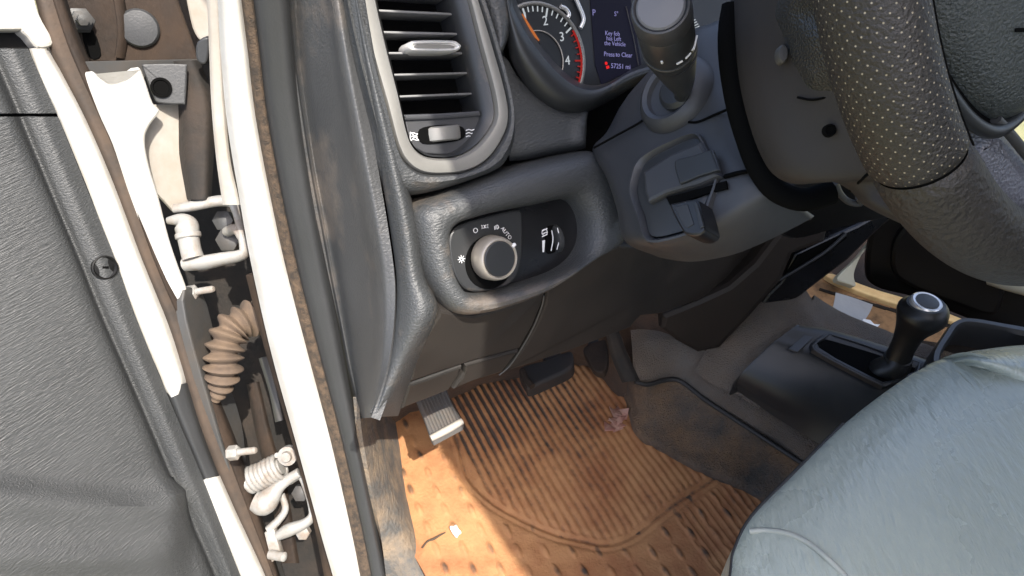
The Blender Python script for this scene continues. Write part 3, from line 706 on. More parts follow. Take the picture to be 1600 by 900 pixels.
sct('Press', 952, 85, .0066); sct('›', 963, 85, .0066); sct('to Clear', 975, 86, .0066); sct('57251 mi', 970, 104, .0070)
merge_b = [lathe('m', on_pc(947, 99, .0018), PC.n, [(.0017, 0), (.0017, .0003), (.0005, .0004)], M['scrred'], None, 12), tube('m', [on_pc(949, 103, .0022), on_pc(950, 107, .0022)], .0016, M['scrred'], None, 8, 1)]
g = merge('seatbelt_light', merge_b); g.data.transform(Matrix.Translation(-Vector(dash.location))); g.parent = cl

# headlight switch pad
ho = [(640, 336), (655, 317), (690, 303), (745, 282), (795, 264), (860, 247), (920, 235), (948, 243), (970, 275), (980, 320), (978, 362), (966, 380), (932, 396), (884, 430), (850, 454), (800, 476), (742, 492), (708, 490), (684, 472), (662, 432), (648, 386)]
hi = [(700, 366), (710, 352), (730, 343), (765, 333), (800, 326), (838, 319), (876, 311), (894, 314), (906, 328), (913, 350), (912, 376), (904, 396), (890, 412), (868, 426), (838, 437), (804, 447), (762, 458), (738, 459), (720, 451), (706, 426), (700, 392)]
loops('switch_surround', ho, PA, [(0, -.035), (0, -.012), (.06, .002), (.18, .012), (.38, .017), (.62, .018), (.80, .016), (.92, .010), (1, .0), (1, -.014)], M['vinyl'], dash, 5, hi, cap1=False)
sw = slab('headlight_switch', [(x, y) for x, y in [(695, 355), (760, 325), (880, 300), (925, 320), (925, 390), (890, 425), (760, 470), (715, 465), (695, 420)]], PA.up(-.013), M['gloss'], dash, .01, .001, 4)
PS = PA.up(-.006)
slab('knob_plate', [(703, 368), (712, 355), (732, 346), (765, 337), (800, 329), (815, 330), (817, 350), (816, 400), (808, 430), (792, 447), (762, 455), (738, 456), (722, 448), (709, 425), (702, 392)], PS, M['plastic'], sw, .008, .002, 4)
kc = PS.at(768, 398, 0)
lathe('knob_well', PS.at(765, 410, .0004), PA.n, [(.0245, -.001), (.0245, .0006), (.0225, .0008), (.0205, .0004), (.001, .0002)], M['void'], sw, 40)
kn = nrm(PA.n+RT*.06)
lathe('knob', PS.at(765, 402, .001), kn, [(.0195, 0), (.0205, .002), (.0200, .012), (.0190, .017), (.0178, .0185), (.0172, .0185), (.0165, .017), (.001, .0168)], M['ring'], sw, 48)
lathe('knob_cap', PS.at(765, 402, .001)+kn*.0165, kn, [(.0160, 0), (.0160, .0012), (.0150, .0022), (.001, .0026)], M['plastic'], sw, 40)
q = PS.at(765, 402, .001)+kn*.0178
qa = nrm(PS.at(790, 378)-PS.at(765, 402)); box('knob_pointer', q+qa*.0186+kn*-.001, qa, np.cross(kn, qa), kn, (.004, .003, .003), M['white_mark'], sw, .0006)
rgt = PS.at(780, 396)-PS.at(768, 398)
def mk(s, x, y, size, rot=0, mat='white_mark'):
    r = nrm(rgt); u = np.cross(PA.n, r); c_, s_ = math.cos(rot), math.sin(rot)
    text('switch_mark', s, PS.at(x, y, .0009), r*c_+u*s_, PA.n, size, M[mat], sw, .0002)
mk('AUTO', 791, 364.5, .0052, -.95)
def ring2(c, r, th, arc=(0, 2*math.pi), n=20):
    a, b = nrm(rgt), np.cross(PA.n, nrm(rgt))
    return tube('m', [c+r*(math.cos(arc[0]+(arc[1]-arc[0])*i/n)*a+math.sin(arc[0]+(arc[1]-arc[0])*i/n)*b) for i in range(n+1)], th, M['white_mark'], None, 6, 1)
def seg2(c, a0, a1_, th=.00035):
    a, b = nrm(rgt), np.cross(PA.n, nrm(rgt))
    return tube('m', [c+a0[0]*a+a0[1]*b, c+a1_[0]*a+a1_[1]*b], th, M['white_mark'], None, 6, 1)
DB = Vector(dash.location)
def icon(parts, name='switch_icon'):
    g = merge(name, parts); g.data.transform(Matrix.Translation(-DB)); g.parent = sw
rn = nrm(rgt)
icon([ring2(PS.at(743, 360, .0010), .0020, .0004)])
c = PS.at(757.5, 354, .0010)
ic = [ring2(c-rn*.0014, .0013, .0004, (-1.57, 1.57), 8), ring2(c+rn*.0014, .0013, .0004, (1.57, 4.71), 8)]
for s in (-1, 1):
    for k in (-1, 0, 1): ic.append(seg2(c, (s*.0022, k*.0009), (s*.0034, k*.0016)))
icon(ic)
c = PS.at(775.5, 355, .0010); ic = [ring2(c+rn*.0006, .0018, .0004, (-1.57, 1.57), 10), seg2(c, (.0006, .0018), (.0006, -.0018))]
for k in (-1.5, -.5, .5, 1.5): ic.append(seg2(c, (-.0003, k*.0009), (-.0022, k*.0009-.0005)))
icon(ic)
c = PS.at(721, 405, .0010); ic = [ring2(c, .0014, .0006)]
for k in range(8):
    a = k*math.pi/4; ic.append(seg2(c, (.0022*math.cos(a), .0022*math.sin(a)), (.0036*math.cos(a), .0036*math.sin(a))))
icon(ic)
PR = PA.up(-.0125)
slab('dimmer_slot', [(853, 358), (868, 352), (874, 356), (873, 386), (867, 394), (854, 394)], PR.up(.0008), M['void'], sw, .0012, .0003, 4)
wc = PR.at(866, 373, -.004)
ax = nrm(PR.at(872, 371)-PR.at(860, 374))
lathe('dimmer_wheel', wc, ax, [(.0125, -.0035), (.0142, -.0025), (.0145, 0), (.0142, .0025), (.0125, .0035)], M['rubber'], sw, 36)
mk_ = [tube('m', [PR.at(871, 356, .0075), PR.at(874, 373, .0085), PR.at(870, 390, .007)], .0005, M['white_mark'], None, 6, 4), tube('m', [PR.at(862, 360, .008), PR.at(864, 374, .009), PR.at(861, 392, .0075)], .0005, M['white_mark'], None, 6, 4)]
w0 = [PR.at(847, 376, .0012), PR.at(851.5, 375, .0012), PR.at(850, 394, .0012), PR.at(847.5, 394, .0012)]
mk_.append(hexa('m', w0, PA.n*.0003, M['white_mark'], None, 0))
for dy in (0, 5, 9): mk_.append(tube('m', [PR.at(847, 361+dy, .0012), PR.at(855, 357+dy, .0012)], .0006, M['white_mark'], None, 6, 1))
mk_.append(ring2(PR.at(851, 363, .0012), .0030, .0004))
g = merge('dimmer_mark', mk_); g.data.transform(Matrix.Translation(-Vector(dash.location))); g.parent = sw

# knee bolster with its seams
kb_prof = dict(th=.03, bev=.004, seg=4)
slab('knee_bolster', [(690, 486), (742, 494), (800, 478), (852, 455), (847, 475), (832, 510), (812, 545), (762, 558), (728, 568), (640, 598), (646, 570), (664, 528)], PB.up(.002), M['bolster'], dash, .02, .003, 5, True)
slab('bolster_flap', [(638, 602), (662, 594), (722, 572), (720, 583), (702, 610), (668, 624), (626, 640)], PB.up(.002), M['bolster'], dash, .02, .003, 5, True)
slab('bolster_flap', [(727, 571), (762, 561), (811, 548), (797, 566), (784, 582), (740, 596), (708, 609), (726, 584)], PB.up(.003), M['bolster'], dash, .02, .003, 5, True)
slab('knee_bolster', [(855, 454), (884, 432), (932, 398), (968, 384), (1010, 388), (1060, 385), (1110, 362), (1200, 320), (1300, 280), (1300, 330), (1232, 352), (1178, 412), (1138, 449), (1093, 468), (1036, 490), (1000, 494), (985, 512), (960, 522), (880, 552), (788, 582), (801, 566), (818, 545), (838, 510), (852, 476)], PB, M['bolster'], dash, .02, .003, 5, True)
tube('bolster_seam', [PB.at(850, 462, .001), PB.at(846, 480, .0015), PB.at(832, 514, .0015), PB.at(810, 552, .0015), PB.at(794, 574, .0015), PB.at(780, 586, .001)], .0009, M['bracket'], dash, 6, 5)
slab('bolster_core', [(660, 500), (900, 420), (1100, 370), (1240, 330), (1170, 405), (1020, 480), (790, 570), (640, 625)], PB.up(-.02), M['void'], dash, .01, .001, 3, True)

# centre stack
CS = Plane(D(1150, 480, .93), nrm((-.62, -.75, .12)))
slab('centre_stack', [(1229, 345), (1300, 330), (1290, 380), (1240, 398), (1222, 440), (1182, 486), (1158, 512), (1125, 546), (1090, 553), (1055, 534), (1030, 514), (1034, 492), (1093, 468), (1138, 447), (1178, 412)], CS, M['stack'], dash, .08, .008, 5, True)
CP = Plane(D(1250, 420, .94), nrm((-.55, -.80, .2)))
slab('stack_pocket', [(1181, 487), (1200, 460), (1222, 438), (1241, 398), (1290, 374), (1340, 352), (1392, 322), (1396, 340), (1358, 374), (1326, 406), (1293, 431), (1250, 464), (1215, 484)], CP.up(-.002), M['gloss'], dash, .06, .004, 4, True)
slab('pocket_opening', [(1226, 432), (1246, 400), (1318, 366), (1324, 372), (1270, 412)], CP.up(.0005), M['void'], dash, .002, .0005, 4, True)
tube('pocket_lip', [CP.at(1216, 438, .003), CP.at(1250, 418, .004), CP.at(1290, 393, .004), CP.at(1322, 365, .003)], .0025, M['console'], dash, 8, 4)
UC = Plane(D(1290, 310, .66), nrm((-.35, -.80, -.35)))
slab('under_column', [(1150, 345), (1215, 308), (1240, 300), (1300, 280), (1360, 270), (1420, 330), (1400, 340), (1340, 352), (1300, 362), (1240, 376), (1200, 362)], UC, M['black'], dash, .05, .006, 4)
tube('column_bracket', [UC.at(1305, 285, .02), UC.at(1312, 302, .02), UC.at(1326, 315, .02), UC.at(1344, 318, .02), UC.at(1342, 308, .02)], .003, M['bracket'], dash, 8, 4)
# ================================================================== STEERING COLUMN
KP = plane3(D(930, 240, .64), D(1195, 290, .50), D(1120, 45, .57))
col = thing('steering_column', KP.at(1080, 300, -.1), 'grey plastic steering column shroud with a key fob pocket', 'steering column')
sh_rows = [[(985, 150), (1000, 127), (1040, 85), (1074, 50), (1112, 36), (1152, 20)],
 [(950, 205), (985, 190), (1040, 170), (1090, 150), (1125, 130), (1150, 100)],
 [(928, 235), (975, 240), (1040, 230), (1100, 215), (1140, 200), (1166, 180)],
 [(950, 280), (985, 290), (1050, 290), (1110, 280), (1160, 265), (1190, 250)],
 [(966, 330), (1000, 345), (1060, 345), (1115, 325), (1170, 298), (1208, 288)],
 [(979, 378), (1020, 383), (1062, 377), (1106, 364), (1165, 336), (1220, 306)]]
off_r = [-.012, -.002, 0, .001, -.001, -.010]; off_c = [-.012, -.001, .002, .002, .0, -.012]
rows = []
for r, o in zip(sh_rows, off_r):
    q = [KP.at(x, y, o+c) for (x, y), c in zip(r, off_c)]
    e_l, e_r = KP.at(r[0][0]+2, r[0][1], -.06), KP.at(r[-1][0]-2, r[-1][1], -.05)
    rows.append([e_l]+q+[e_r])
rows = [[p-KP.n*.05 for p in rows[0]]]+rows+[[p-KP.n*.05 for p in rows[-1]]]
surf('shroud', rows, M['column'], col, 5, 5, .004)
for P_ in (((928, 231), (966, 210), (1003, 189), (1014, 172), (1022, 150), (1042, 128)), ((1076, 191), (1092, 190), (1120, 178), (1156, 163))):
    tube('shroud_seam', [KP.at(x, y, .0025) for x, y in P_], .0011, M['void'], col, 6, 5)
a_, b_ = basis(KP.n)
sc = KP.at(1052, 146, .004)
lathe('stalk_boss', sc, KP.n, [(.036, -.012), (.034, .000), (.0295, .006), (.026, .008), (.0225, .006), (.021, .002), (.001, .001)], M['column'], col, 44)
lathe('stalk_socket', KP.at(1066, 142, .004), KP.n, [(.019, 0), (.0185, .006), (.015, .009), (.001, .010)], M['plastic'], col, 32)
# black tube standing in for the shade in the column-to-wheel gap
rg = [(1146, 10), (1140, 50), (1142, 100), (1152, 160), (1166, 210), (1186, 262), (1214, 298), (1255, 312), (1300, 300)]
tube('gap_shade', [D(x, y, .50) for x, y in rg], .0085, M['void'], col, 10, 5)
# key fob pocket
fo = [(988, 305), (993, 272), (1003, 252), (1022, 238), (1050, 224), (1080, 213), (1098, 213), (1110, 232), (1124, 262), (1128, 285), (1120, 312), (1110, 340), (1101, 362), (1062, 378), (1018, 382), (1002, 345)]
fi = [(1000, 305), (1003, 280), (1010, 262), (1026, 248), (1052, 235), (1080, 222), (1092, 222), (1101, 238), (1113, 264), (1117, 285), (1110, 308), (1100, 332), (1092, 352), (1058, 366), (1022, 370), (1012, 340)]
loops('pocket_rim', fo, KP, [(0, .001), (.1, .0065), (.35, .007), (.7, .004), (1, -.004)], M['column'], col, 4, fi, cap1=False)
loops('pocket_floor', fi, KP, [(0, -.001), (0, .003), (.004, .0036)], M['plastic'], col, 4, cap1=True)
slab('pocket_block', [(1004, 268), (1046, 240), (1094, 220), (1106, 244), (1124, 274), (1090, 288), (1040, 302), (1012, 316), (1006, 300)], KP.up(.010), M['column'], col, .012, .003, 4, True)
slab('slot', [(1040, 308), (1072, 300), (1134, 282), (1136, 294), (1106, 302), (1070, 314), (1046, 320)], KP.up(.006), M['void'], col, .002, .0005, 4, True)
slab('start_cap', [(1054, 252), (1082, 243), (1108, 234), (1113, 236), (1122, 262), (1119, 267), (1090, 276), (1066, 286), (1060, 283)], KP.up(.0125), M['plastic'], col, .004, .0012, 3)
for (x, y) in ((1300, 206),): pass
fob = thing('key_fob', KP.at(1078, 340, .01), 'black key fob sticking out of the column pocket', 'key fob')
FB = KP.up(.022)
slab('body', [(1046, 322), (1056, 316), (1082, 311), (1090, 316), (1100, 352), (1098, 362), (1086, 368), (1072, 366), (1064, 358)], FB, M['gloss'], fob, .020, .0018, 3)
slab('edge_strip', [(1083, 313), (1089, 317), (1099, 353), (1094, 357)], FB.up(.0012), M['plastic'], fob, .002, .0005, 3, True)
slab('face_inlay', [(1054, 324), (1074, 319), (1084, 350), (1074, 356), (1068, 352)], FB.up(.0006), M['plastic'], fob, .001, .0003, 3, True)
tube('pocket_groove', [KP.at(1134, 276, .003), KP.at(1155, 270, .003), KP.at(1172, 267, .002)], [.004, .0035, .003], M['void'], col, 8, 3, .5)
# stalk
st = thing('turn_signal_stalk', sc, 'black turn signal stalk with a silver end cap reaching up from the column', 'stalk')
s0, s1, s2, s3, s4 = D(1064, 150, .560), D(1062, 122, .535), D(1052, 92, .505), D(1040, 58, .470), D(1028, -12, .415)
tube('neck', [s0, D(1066, 138, .55), s1, s2, D(1050, 82, .496)], [.0055, .0075, .0115, .0165, .0178], M['plastic'], st, 24, 5)
axs = nrm(D(1032, 10, .43)-D(1047, 80, .495)); Lb = np.linalg.norm(D(1032, 10, .43)-D(1047, 80, .495))
lathe('barrel', D(1047, 80, .495), axs, [(.0172, -.001), (.0182, .001), (.0184, .008), (.0176, .009), (.0176, .012), (.0184, .013), (.0186, Lb*.72), (.0178, Lb*.74)], M['plastic'], st, 40)
lathe('barrel_ring', D(1047, 80, .495), axs, [(.0186, .0085), (.0189, .009), (.0189, .010), (.0186, .0105)], M['bracket'], st, 40)
cb = D(1047, 80, .495)+axs*Lb*.74
lathe('twist_collar', cb, axs, [(.0182, 0), (.0188, .002), (.0188, .014), (.0176, .018), (.0165, .0185), (.015, .0165), (.001, .016)], M['column'], st, 40)
lathe('end_cap', cb+axs*.0155, axs, [(.0152, 0), (.0150, .0022), (.0138, .0032), (.001, .0042)], M['cap'], st, 36)
vd = nrm(-nrm(D(1047, 60, .48))-(-nrm(D(1047, 60, .48)) @ axs)*axs); sd = np.cross(axs, vd)
if sd @ RT < 0: sd = -sd
mk_ = []
for i, t in enumerate((.25, .62, .92, 1.15)):
    u = math.cos(t)*vd+math.sin(t)*sd; w = np.cross(axs, u); p = D(1047, 80, .495)+axs*.020+u*.0187
    L = (.0022, .0024, .0016, .0048)[i]
    mk_.append(tube('m', [p-w*L, p+w*L], .0007, M['white_mark'], None, 6, 1))
u = math.cos(-.35)*vd+math.sin(-.35)*sd; p = D(1047, 80, .495)+axs*.026+u*.0187
mk_.append(tube('m', [p, p+axs*.003], .0009, M['needle'], None, 6, 1))
g = merge('stalk_marks', mk_); g.data.transform(Matrix.Translation(-Vector(st.location))); g.parent = st

# ================================================================== STEERING WHEEL
WC = np.array([.49, .1835, -.0993]); t_, y_ = .5524, .0389
wn = np.array([math.sin(y_)*math.cos(t_), -math.cos(y_)*math.cos(t_), math.sin(t_)])
wa = nrm(np.cross([0, 0, 1], wn)); wb = np.cross(wn, wa); WR, wr_ = .185, .0222
wheel = thing('steering_wheel', WC-wn*.05, 'black leather steering wheel, brown tinged and perforated on its left grip', 'steering wheel')
def wpt(th, r=WR, o=0): return WC+r*(math.cos(th)*wa+math.sin(th)*wb)+wn*o
def pix(p): d = p @ FW; return np.array([(p @ RT)/d*F+800, 450-(p @ UP)/d*F])
ths = np.linspace(math.pi*.8, math.pi*1.6, 600)
seam = min(ths, key=lambda t: np.linalg.norm(pix(wpt(t))-np.array([1440, 248])))
def rim_arc(name, t0, t1, mat, r0=wr_, nseg=90, ends=True):
    V, Fc, uv = [], [], []; n = 48
    for i in range(nseg+1):
        f = i/nseg; t = t0+(t1-t0)*f
        rr_ = r0*(1-.10*math.exp(-min(f, 1-f)*(t1-t0)*WR/.0018)) if ends else r0
        u = math.cos(t)*wa+math.sin(t)*wb
        for k in range(n+1):
            a = 2*math.pi*k/n
            V.append(WC+u*(WR+rr_*math.cos(a)*.95)+wn*rr_*1.05*math.sin(a)); uv.append((t*WR/.0056, k/n*24))
    for i in range(nseg):
        for k in range(n):
            Fc.append((i*(n+1)+k, i*(n+1)+k+1, (i+1)*(n+1)+k+1, (i+1)*(n+1)+k))
    return mesh(name, V, Fc, mat, wheel, 60, uv)
rim_arc('perforated_grip', math.pi*.72, seam-.004, M['rim_perf'])
rim_arc('leather_rim', seam+.004, math.pi*2+math.pi*.28, M['rim'], nseg=160)
rim_arc('leather_rim', math.pi*.28, math.pi*.72-.008, M['rim'])
rim_arc('rim_core', 0, 2*math.pi, M['void'], wr_*.86, 120, False)
# fine stitch line along the grip
for aa in (1.9,):
    P = []
    for i in range(60):
        t = math.pi*.74+(seam-.004-math.pi*.74)*i/59; u = math.cos(t)*wa+math.sin(t)*wb
        P.append(WC+u*(WR+wr_*.955*math.cos(aa))+wn*wr_*1.055*math.sin(aa))
    tube('stitch_line', P, .0005, M['void'], wheel, 6, 1)
PW = Plane(WC-wn*.012, wn)
pad = [(1418, -60), (1436, 0), (1450, 50), (1470, 95), (1496, 138), (1522, 170), (1548, 187), (1576, 180), (1602, 150), (1650, 90), (1720, -10), (1790, -180), (1760, -330), (1640, -420), (1520, -360), (1430, -200)]
loops('airbag_cover', pad, PW, [(0, -.03), (0, .004), (.004, .012), (.010, .017), (.022, .024), (.038, .032)], M['airbag'], wheel, 5, cap1=True, smooth=60)
loops('airbag_gap', pad, PW, [(-.005, -.03), (-.005, .001), (.004, .001)], M['void'], wheel, 5, cap1=True)
tube('hub_trim', [PW.at(*q, .004) for q in ((1404, -40), (1428, 40), (1452, 95), (1484, 150), (1515, 188), (1545, 205), (1568, 200), (1590, 182), (1620, 150))], .0042, M['plastic'], wheel, 10, 5)
# badge bits printed on the cover: two small dark bars at the frame edge
q = PW.at(1596, 47, .0265); box('cover_mark', q, RT, np.cross(wn, RT), wn, (.006, .002, .001), M['void'], wheel, .0003)
# lower spoke in silver mesh, other spokes dark
def spoke(name, pts, mat, th=.014):
    return slab(name, pts, PW.up(-.004), mat, wheel, th, .003, 4, True, dome=.003)
spoke('spoke', [(1540, 200), (1556, 192), (1580, 215), (1640, 290), (1690, 360), (1660, 400), (1600, 345), (1560, 290), (1532, 240)], M['silver'])
tube('spoke_trim', [PW.at(*q, .004) for q in ((1556, 186), (1580, 212), (1620, 262), (1690, 350))], .003, M['bracket'], wheel, 8, 4)
def wpoly(pts): return [tuple(pix(WC+x*wa+y*wb)) for x, y in pts]
spoke('spoke', wpoly([(.06, -.05), (.19, -.045), (.19, .0), (.06, .01)]), M['plastic'])
spoke('spoke', wpoly([(-.19, .05), (-.07, .02), (-.07, .07), (-.19, .075)]), M['plastic'])
# housing behind the wheel
hl_ = [(1136, -60), (1142, 0), (1146, 60), (1152, 110), (1164, 170), (1184, 232), (1208, 272), (1244, 288), (1298, 284), (1328, 298), (1352, 322), (1412, 352)]
hr_ = [(1330, -60), (1350, 0), (1370, 60), (1390, 110), (1410, 160), (1428, 205), (1442, 236), (1452, 262), (1470, 285), (1480, 305), (1490, 330), (1500, 345)]
rows = []
for i, (a, b) in enumerate(zip(hl_, hr_)):
    r = []
    d0, d1 = .50-.006*i, .415+.010*(i/11)
    d1 = (PW.at(b[0], b[1], -.028) @ FW)
    for t, bul in ((0, -.012), (.04, .004), (.14, .014), (.32, .018), (.55, .018), (.8, .012), (1, 0)):
        p = lerp(a, b, t); r.append(D(p[0], p[1], d0*(1-t)+d1*t-bul))
    rows.append(r)
surf('wheel_housing', rows, M['wheelback'], wheel, 5, 5, .005)
HS = lambda x, y, o=0: D(x, y, .455-o)
hb = plane3(rows[1][2], rows[6][4], rows[2][5])
# ribbed grip patch on the back of the spoke
gp = [(1212, -40), (1290, -40), (1318, 60), (1340, 140), (1300, 148), (1248, 152), (1222, 110), (1206, 50)]
def near(px, py, o):    # point just in front of the housing sheet
    best = None
    for r in HG:
        for p in r:
            q = pix(p); dd = (q[0]-px)**2+(q[1]-py)**2
            if best is None or dd < best[0]: best = (dd, p)
    return ray(px, py)*(best[1] @ FW-o)
HG = [cr(r, 5) for r in rows]; HG = [list(c) for c in zip(*[cr(c, 5) for c in zip(*HG)])]
rowsg = []
for t in np.linspace(0, 1, 7):
    L = lerp((1208, -40), (1252, 150), t); L = (L[0]-(12 if .3 < t < .8 else 0), L[1]); Rr = lerp((1300, -40), (1362, 146), t)
    rowsg.append([near(*lerp(L, Rr, s), .003+(.004 if 0 < s < 1 and 0 < t < 1 else -.004)) for s in np.linspace(0, 1, 6)])
surf('switch_grip', rowsg, M['grip'], wheel, 5, 5, .004)
lathe('switch_button', near(1222, 85, .006), -FW, [(.0058, -.004), (.0056, .001), (.0045, .0022), (.001, .0024)], M['bracket'], wheel, 24, sx=.55)
lathe('screw_hole', near(1296, 204, .002), -FW, [(.0038, -.002), (.0038, .001), (.0030, .0014), (.0028, .0004), (.0003, .0002)], M['void'], wheel, 20)
tube('housing_seam', [near(*q, .0005) for q in ((1246, 152), (1270, 156), (1300, 150), (1340, 142))], .0008, M['void'], wheel, 6, 4)
tube('housing_seam', [near(*q, .0005) for q in ((1328, 298), (1345, 282), (1362, 266))], .0010, M['void'], wheel, 6, 4)

# ================================================================== FLOOR
def gridmesh(name, X, Y, Z, mat, parent=None, attr=None, th=.006):
    a, b = X.shape
    V = np.stack([X, Y, Z], -1).reshape(-1, 3); n = len(V)
    me = bpy.data.meshes.new(name)
    VV = np.concatenate([V, V-[0, 0, th]])+CAM
    Fc = []
    for i in range(a-1):
        for j in range(b-1):
            Fc.append((i*b+j, (i+1)*b+j, (i+1)*b+j+1, i*b+j+1))
    per = [i*b for i in range(a)]+[(a-1)*b+j for j in range(1, b)]+[i*b+b-1 for i in range(a-2, -1, -1)]+[j for j in range(b-2, 0, -1)]
    for p, q in zip(per, per[1:]+per[:1]): Fc.append((p, p+n, q+n, q))
    for i in range(a-1):
        for j in range(b-1):
            Fc.append((i*b+j+n, i*b+j+1+n, (i+1)*b+j+1+n, (i+1)*b+j+n))
    me.from_pydata([tuple(v) for v in VV], [], Fc); me.update()
    for p in me.polygons: p.use_smooth = True
    me.set_sharp_from_angle(angle=math.radians(60))
    if attr is not None:
        at = me.attributes.new('wear', 'FLOAT', 'POINT'); at.data.foreach_set('value', np.concatenate([attr.ravel(), attr.ravel()]).astype(np.float32))
    return link(name, me, mat, parent)
def fl(px, py): p = PF.at(px, py); return p[:2]
def segdist(P, poly, closed=False):
    pts = np.array(poly); best = np.full(P.shape[:-1], 9.0)
    m = len(pts) if closed else len(pts)-1
    for i in range(m):
        a, b = pts[i], pts[(i+1) % len(pts)]; ab = b-a
        t = np.clip(((P-a) @ ab)/(ab @ ab), 0, 1); best = np.minimum(best, np.linalg.norm(P-(a+t[..., None]*ab), axis=-1))
    return best
def inside(P, poly):
    pts = np.array(poly); x, y = P[..., 0], P[..., 1]; r = np.zeros(x.shape, bool); j = len(pts)-1
    for i in range(len(pts)):
        xi, yi = pts[i]; xj, yj = pts[j]
        c = ((yi > y) != (yj > y)) & (x < (xj-xi)*(y-yi)/(yj-yi+1e-12)+xi); r ^= c; j = i
    return r
def vnoise(X, Y, s, seed):
    r = np.random.default_rng(seed); G = r.random((80, 80)); x, y = X*s+20, Y*s+20
    xi, yi = np.floor(x).astype(int) % 78, np.floor(y).astype(int) % 78; fx, fy = x-np.floor(x), y-np.floor(y)
    fx, fy = fx*fx*(3-2*fx), fy*fy*(3-2*fy)
    return (G[xi, yi]*(1-fx)+G[xi+1, yi]*fx)*(1-fy)+(G[xi, yi+1]*(1-fx)+G[xi+1, yi+1]*fx)*fy
nx, ny = 400, 420
gx, gy = np.linspace(.16, .70, nx), np.linspace(.06, .86, ny)
X, Y = np.meshgrid(gx, gy, indexing='ij'); P = np.stack([X, Y], -1)
inner = [fl(*q) for q in ((640, 600), (690, 640), (714, 700), (730, 752), (764, 792), (810, 818), (852, 838), (900, 852), (945, 860), (985, 846), (1030, 812), (1075, 780), (1112, 756), (1040, 700), (1000, 660), (975, 620))]+[np.array([.55, .66]), np.array([.55, 1.0]), np.array([.16, 1.0])]
curve_ = [np.array(p) for p in inner[1:13]]
cs = cr(curve_, 6); ins = inside(P, cs+[np.array(p) for p in inner[13:]]+[np.array(inner[0])])
dC = segdist(P, cs)
ra = math.radians(7)
U_ = X*math.cos(ra)-Y*math.sin(ra); Vv = X*math.sin(ra)+Y*math.cos(ra)
wv = np.sin(U_/.0108*2*math.pi)
ribs = np.clip(wv*1.8+.25, -1, 1)*.5+.5
fill = np.clip(np.exp(-(((X-.47)/.12)**2+((Y-.36)/.13)**2))*1.2, 0, .55)
Zr = np.where(ins, .0030*(1-fill)*ribs*np.clip(dC/.006-.6, 0, 1), 0)
grv = np.exp(-(dC/.0035)**2)*.004+np.exp(-((dC-.009)/.003)**2)*.0018
# oval nubs outside the ribbed field, in staggered rows
row = np.floor(U_/.031); uu = (U_/.031-row-.5)*.031; vv = ((Vv/.030+.5*(row % 2)) % 1-.5)*.030
nub = np.exp(-((uu/.0036)**2+(vv/.0095)**2)**2)
fine = np.clip(np.sin(U_/.0108*2*math.pi)*1.2, 0, 1)*.0016*(X > .47)
nubz = np.where(ins, 0, (.0036*nub*(.4+.9*vnoise(X, Y, 40, 8))+fine)*np.clip(dC/.012-.8, 0, 1))
toe = np.clip(Y-.60, 0, None)
# ends of the mat: raised lip and toe slope
lump = .0035*vnoise(X, Y, 22, 3)+.0016*vnoise(X, Y, 70, 5)
wave = .006*vnoise(X, Y, 6, 9)
Z = FLOOR+.012+Zr-grv+nubz+lump+wave+toe*.75
edgeR = fl(1200, 800)
patch = vnoise(X, Y, 9, 41)
dk = np.exp(-(((X-.30)/.13)**2+((Y-.60)/.13)**2))+.5*np.exp(-(((X-.47)/.07)**2+((Y-.60)/.12)**2))       # less dust cover toward the toe end
rk = .30+.55*np.clip(dk, 0, 1)+.30*(patch-.5)-.14*fill
wear = np.where(ins, .78-rk*(1-ribs)*1.15*np.clip(dC/.006-.6, 0, 1), .76-.52*nub*np.clip(vnoise(X, Y, 40, 8)*2.2-.45, 0, 1)-.25*(fine > .0005)*vnoise(X, Y, 60, 8))
wear = wear-.34*np.exp(-(dC/.0025)**2)-.18*dk-.16*(vnoise(X, Y, 45, 77)-.5)-.25*np.clip(vnoise(X, Y, 75, 61)-.8, 0, 1)*4*(vnoise(X, Y, 12, 62) > .5)
wear = wear+.15*np.exp(-(((X-.24)/.10)**2+((Y-.36)/.10)**2))
fm = gridmesh('floor_mat', X, Y, Z, M['mat'], None, wear)
tag(fm, 'ribbed black rubber floor mat caked with orange dust', 'floor mat')
# sunlit mat edge by the kick panel
E_ = [PF.at(*q, .012) for q in ((638, 770), (646, 800), (662, 830), (672, 860), (680, 900), (684, 960))]
tag(tube('mat_edge', E_, [.004, .006, .0075, .0085, .009, .009], M['dustedge'], None, 10, 5, .8), 'dusty curled rubber edge along the sill side of the mat', 'mat edge')
bpy.data.objects['mat_edge'].name = 'rubber_strip'
# carpet shell under it and up the tunnel
r_bot = [(930, 520), (968, 590), (985, 645), (1000, 682), (1045, 708), (1089, 730), (1140, 752), (1200, 784), (1260, 815), (1400, 900)]
r_mid = [(952, 500), (975, 560), (992, 596), (1012, 601), (1040, 594), (1064, 596), (1104, 626), (1180, 676), (1253, 724), (1380, 810)]
z_mid = [-.755, -.765, -.775, -.78, -.785, -.785, -.79, -.79, -.79, -.79]
rows = [[ZP(FLOOR-.005).at(*q) for q in [(x-10, y+10) for x, y in r_bot]], [ZP(FLOOR+.026).at(*q) for q in r_bot],
        [(ZP(FLOOR+.036).at(*lerp(a, b, .3))) for a, b in zip(r_bot, r_mid)],
        [(ZP((FLOOR+.02)*.4+z*.6).at(*lerp(a, b, .7))) for a, b, z in zip(r_bot, r_mid, z_mid)],
        [ZP(z).at(*b) for b, z in zip(r_mid, z_mid)]]
def rough_fn(amp):
    def f(G, N):
        k = vnoise(G[..., 0]+.3*G[..., 2], G[..., 1]+.5*G[..., 2], 30, 21)-.5+.5*(vnoise(G[..., 0], G[..., 1]+G[..., 2], 90, 22)-.5)
        return G+N*(amp*k)[..., None]
    return f
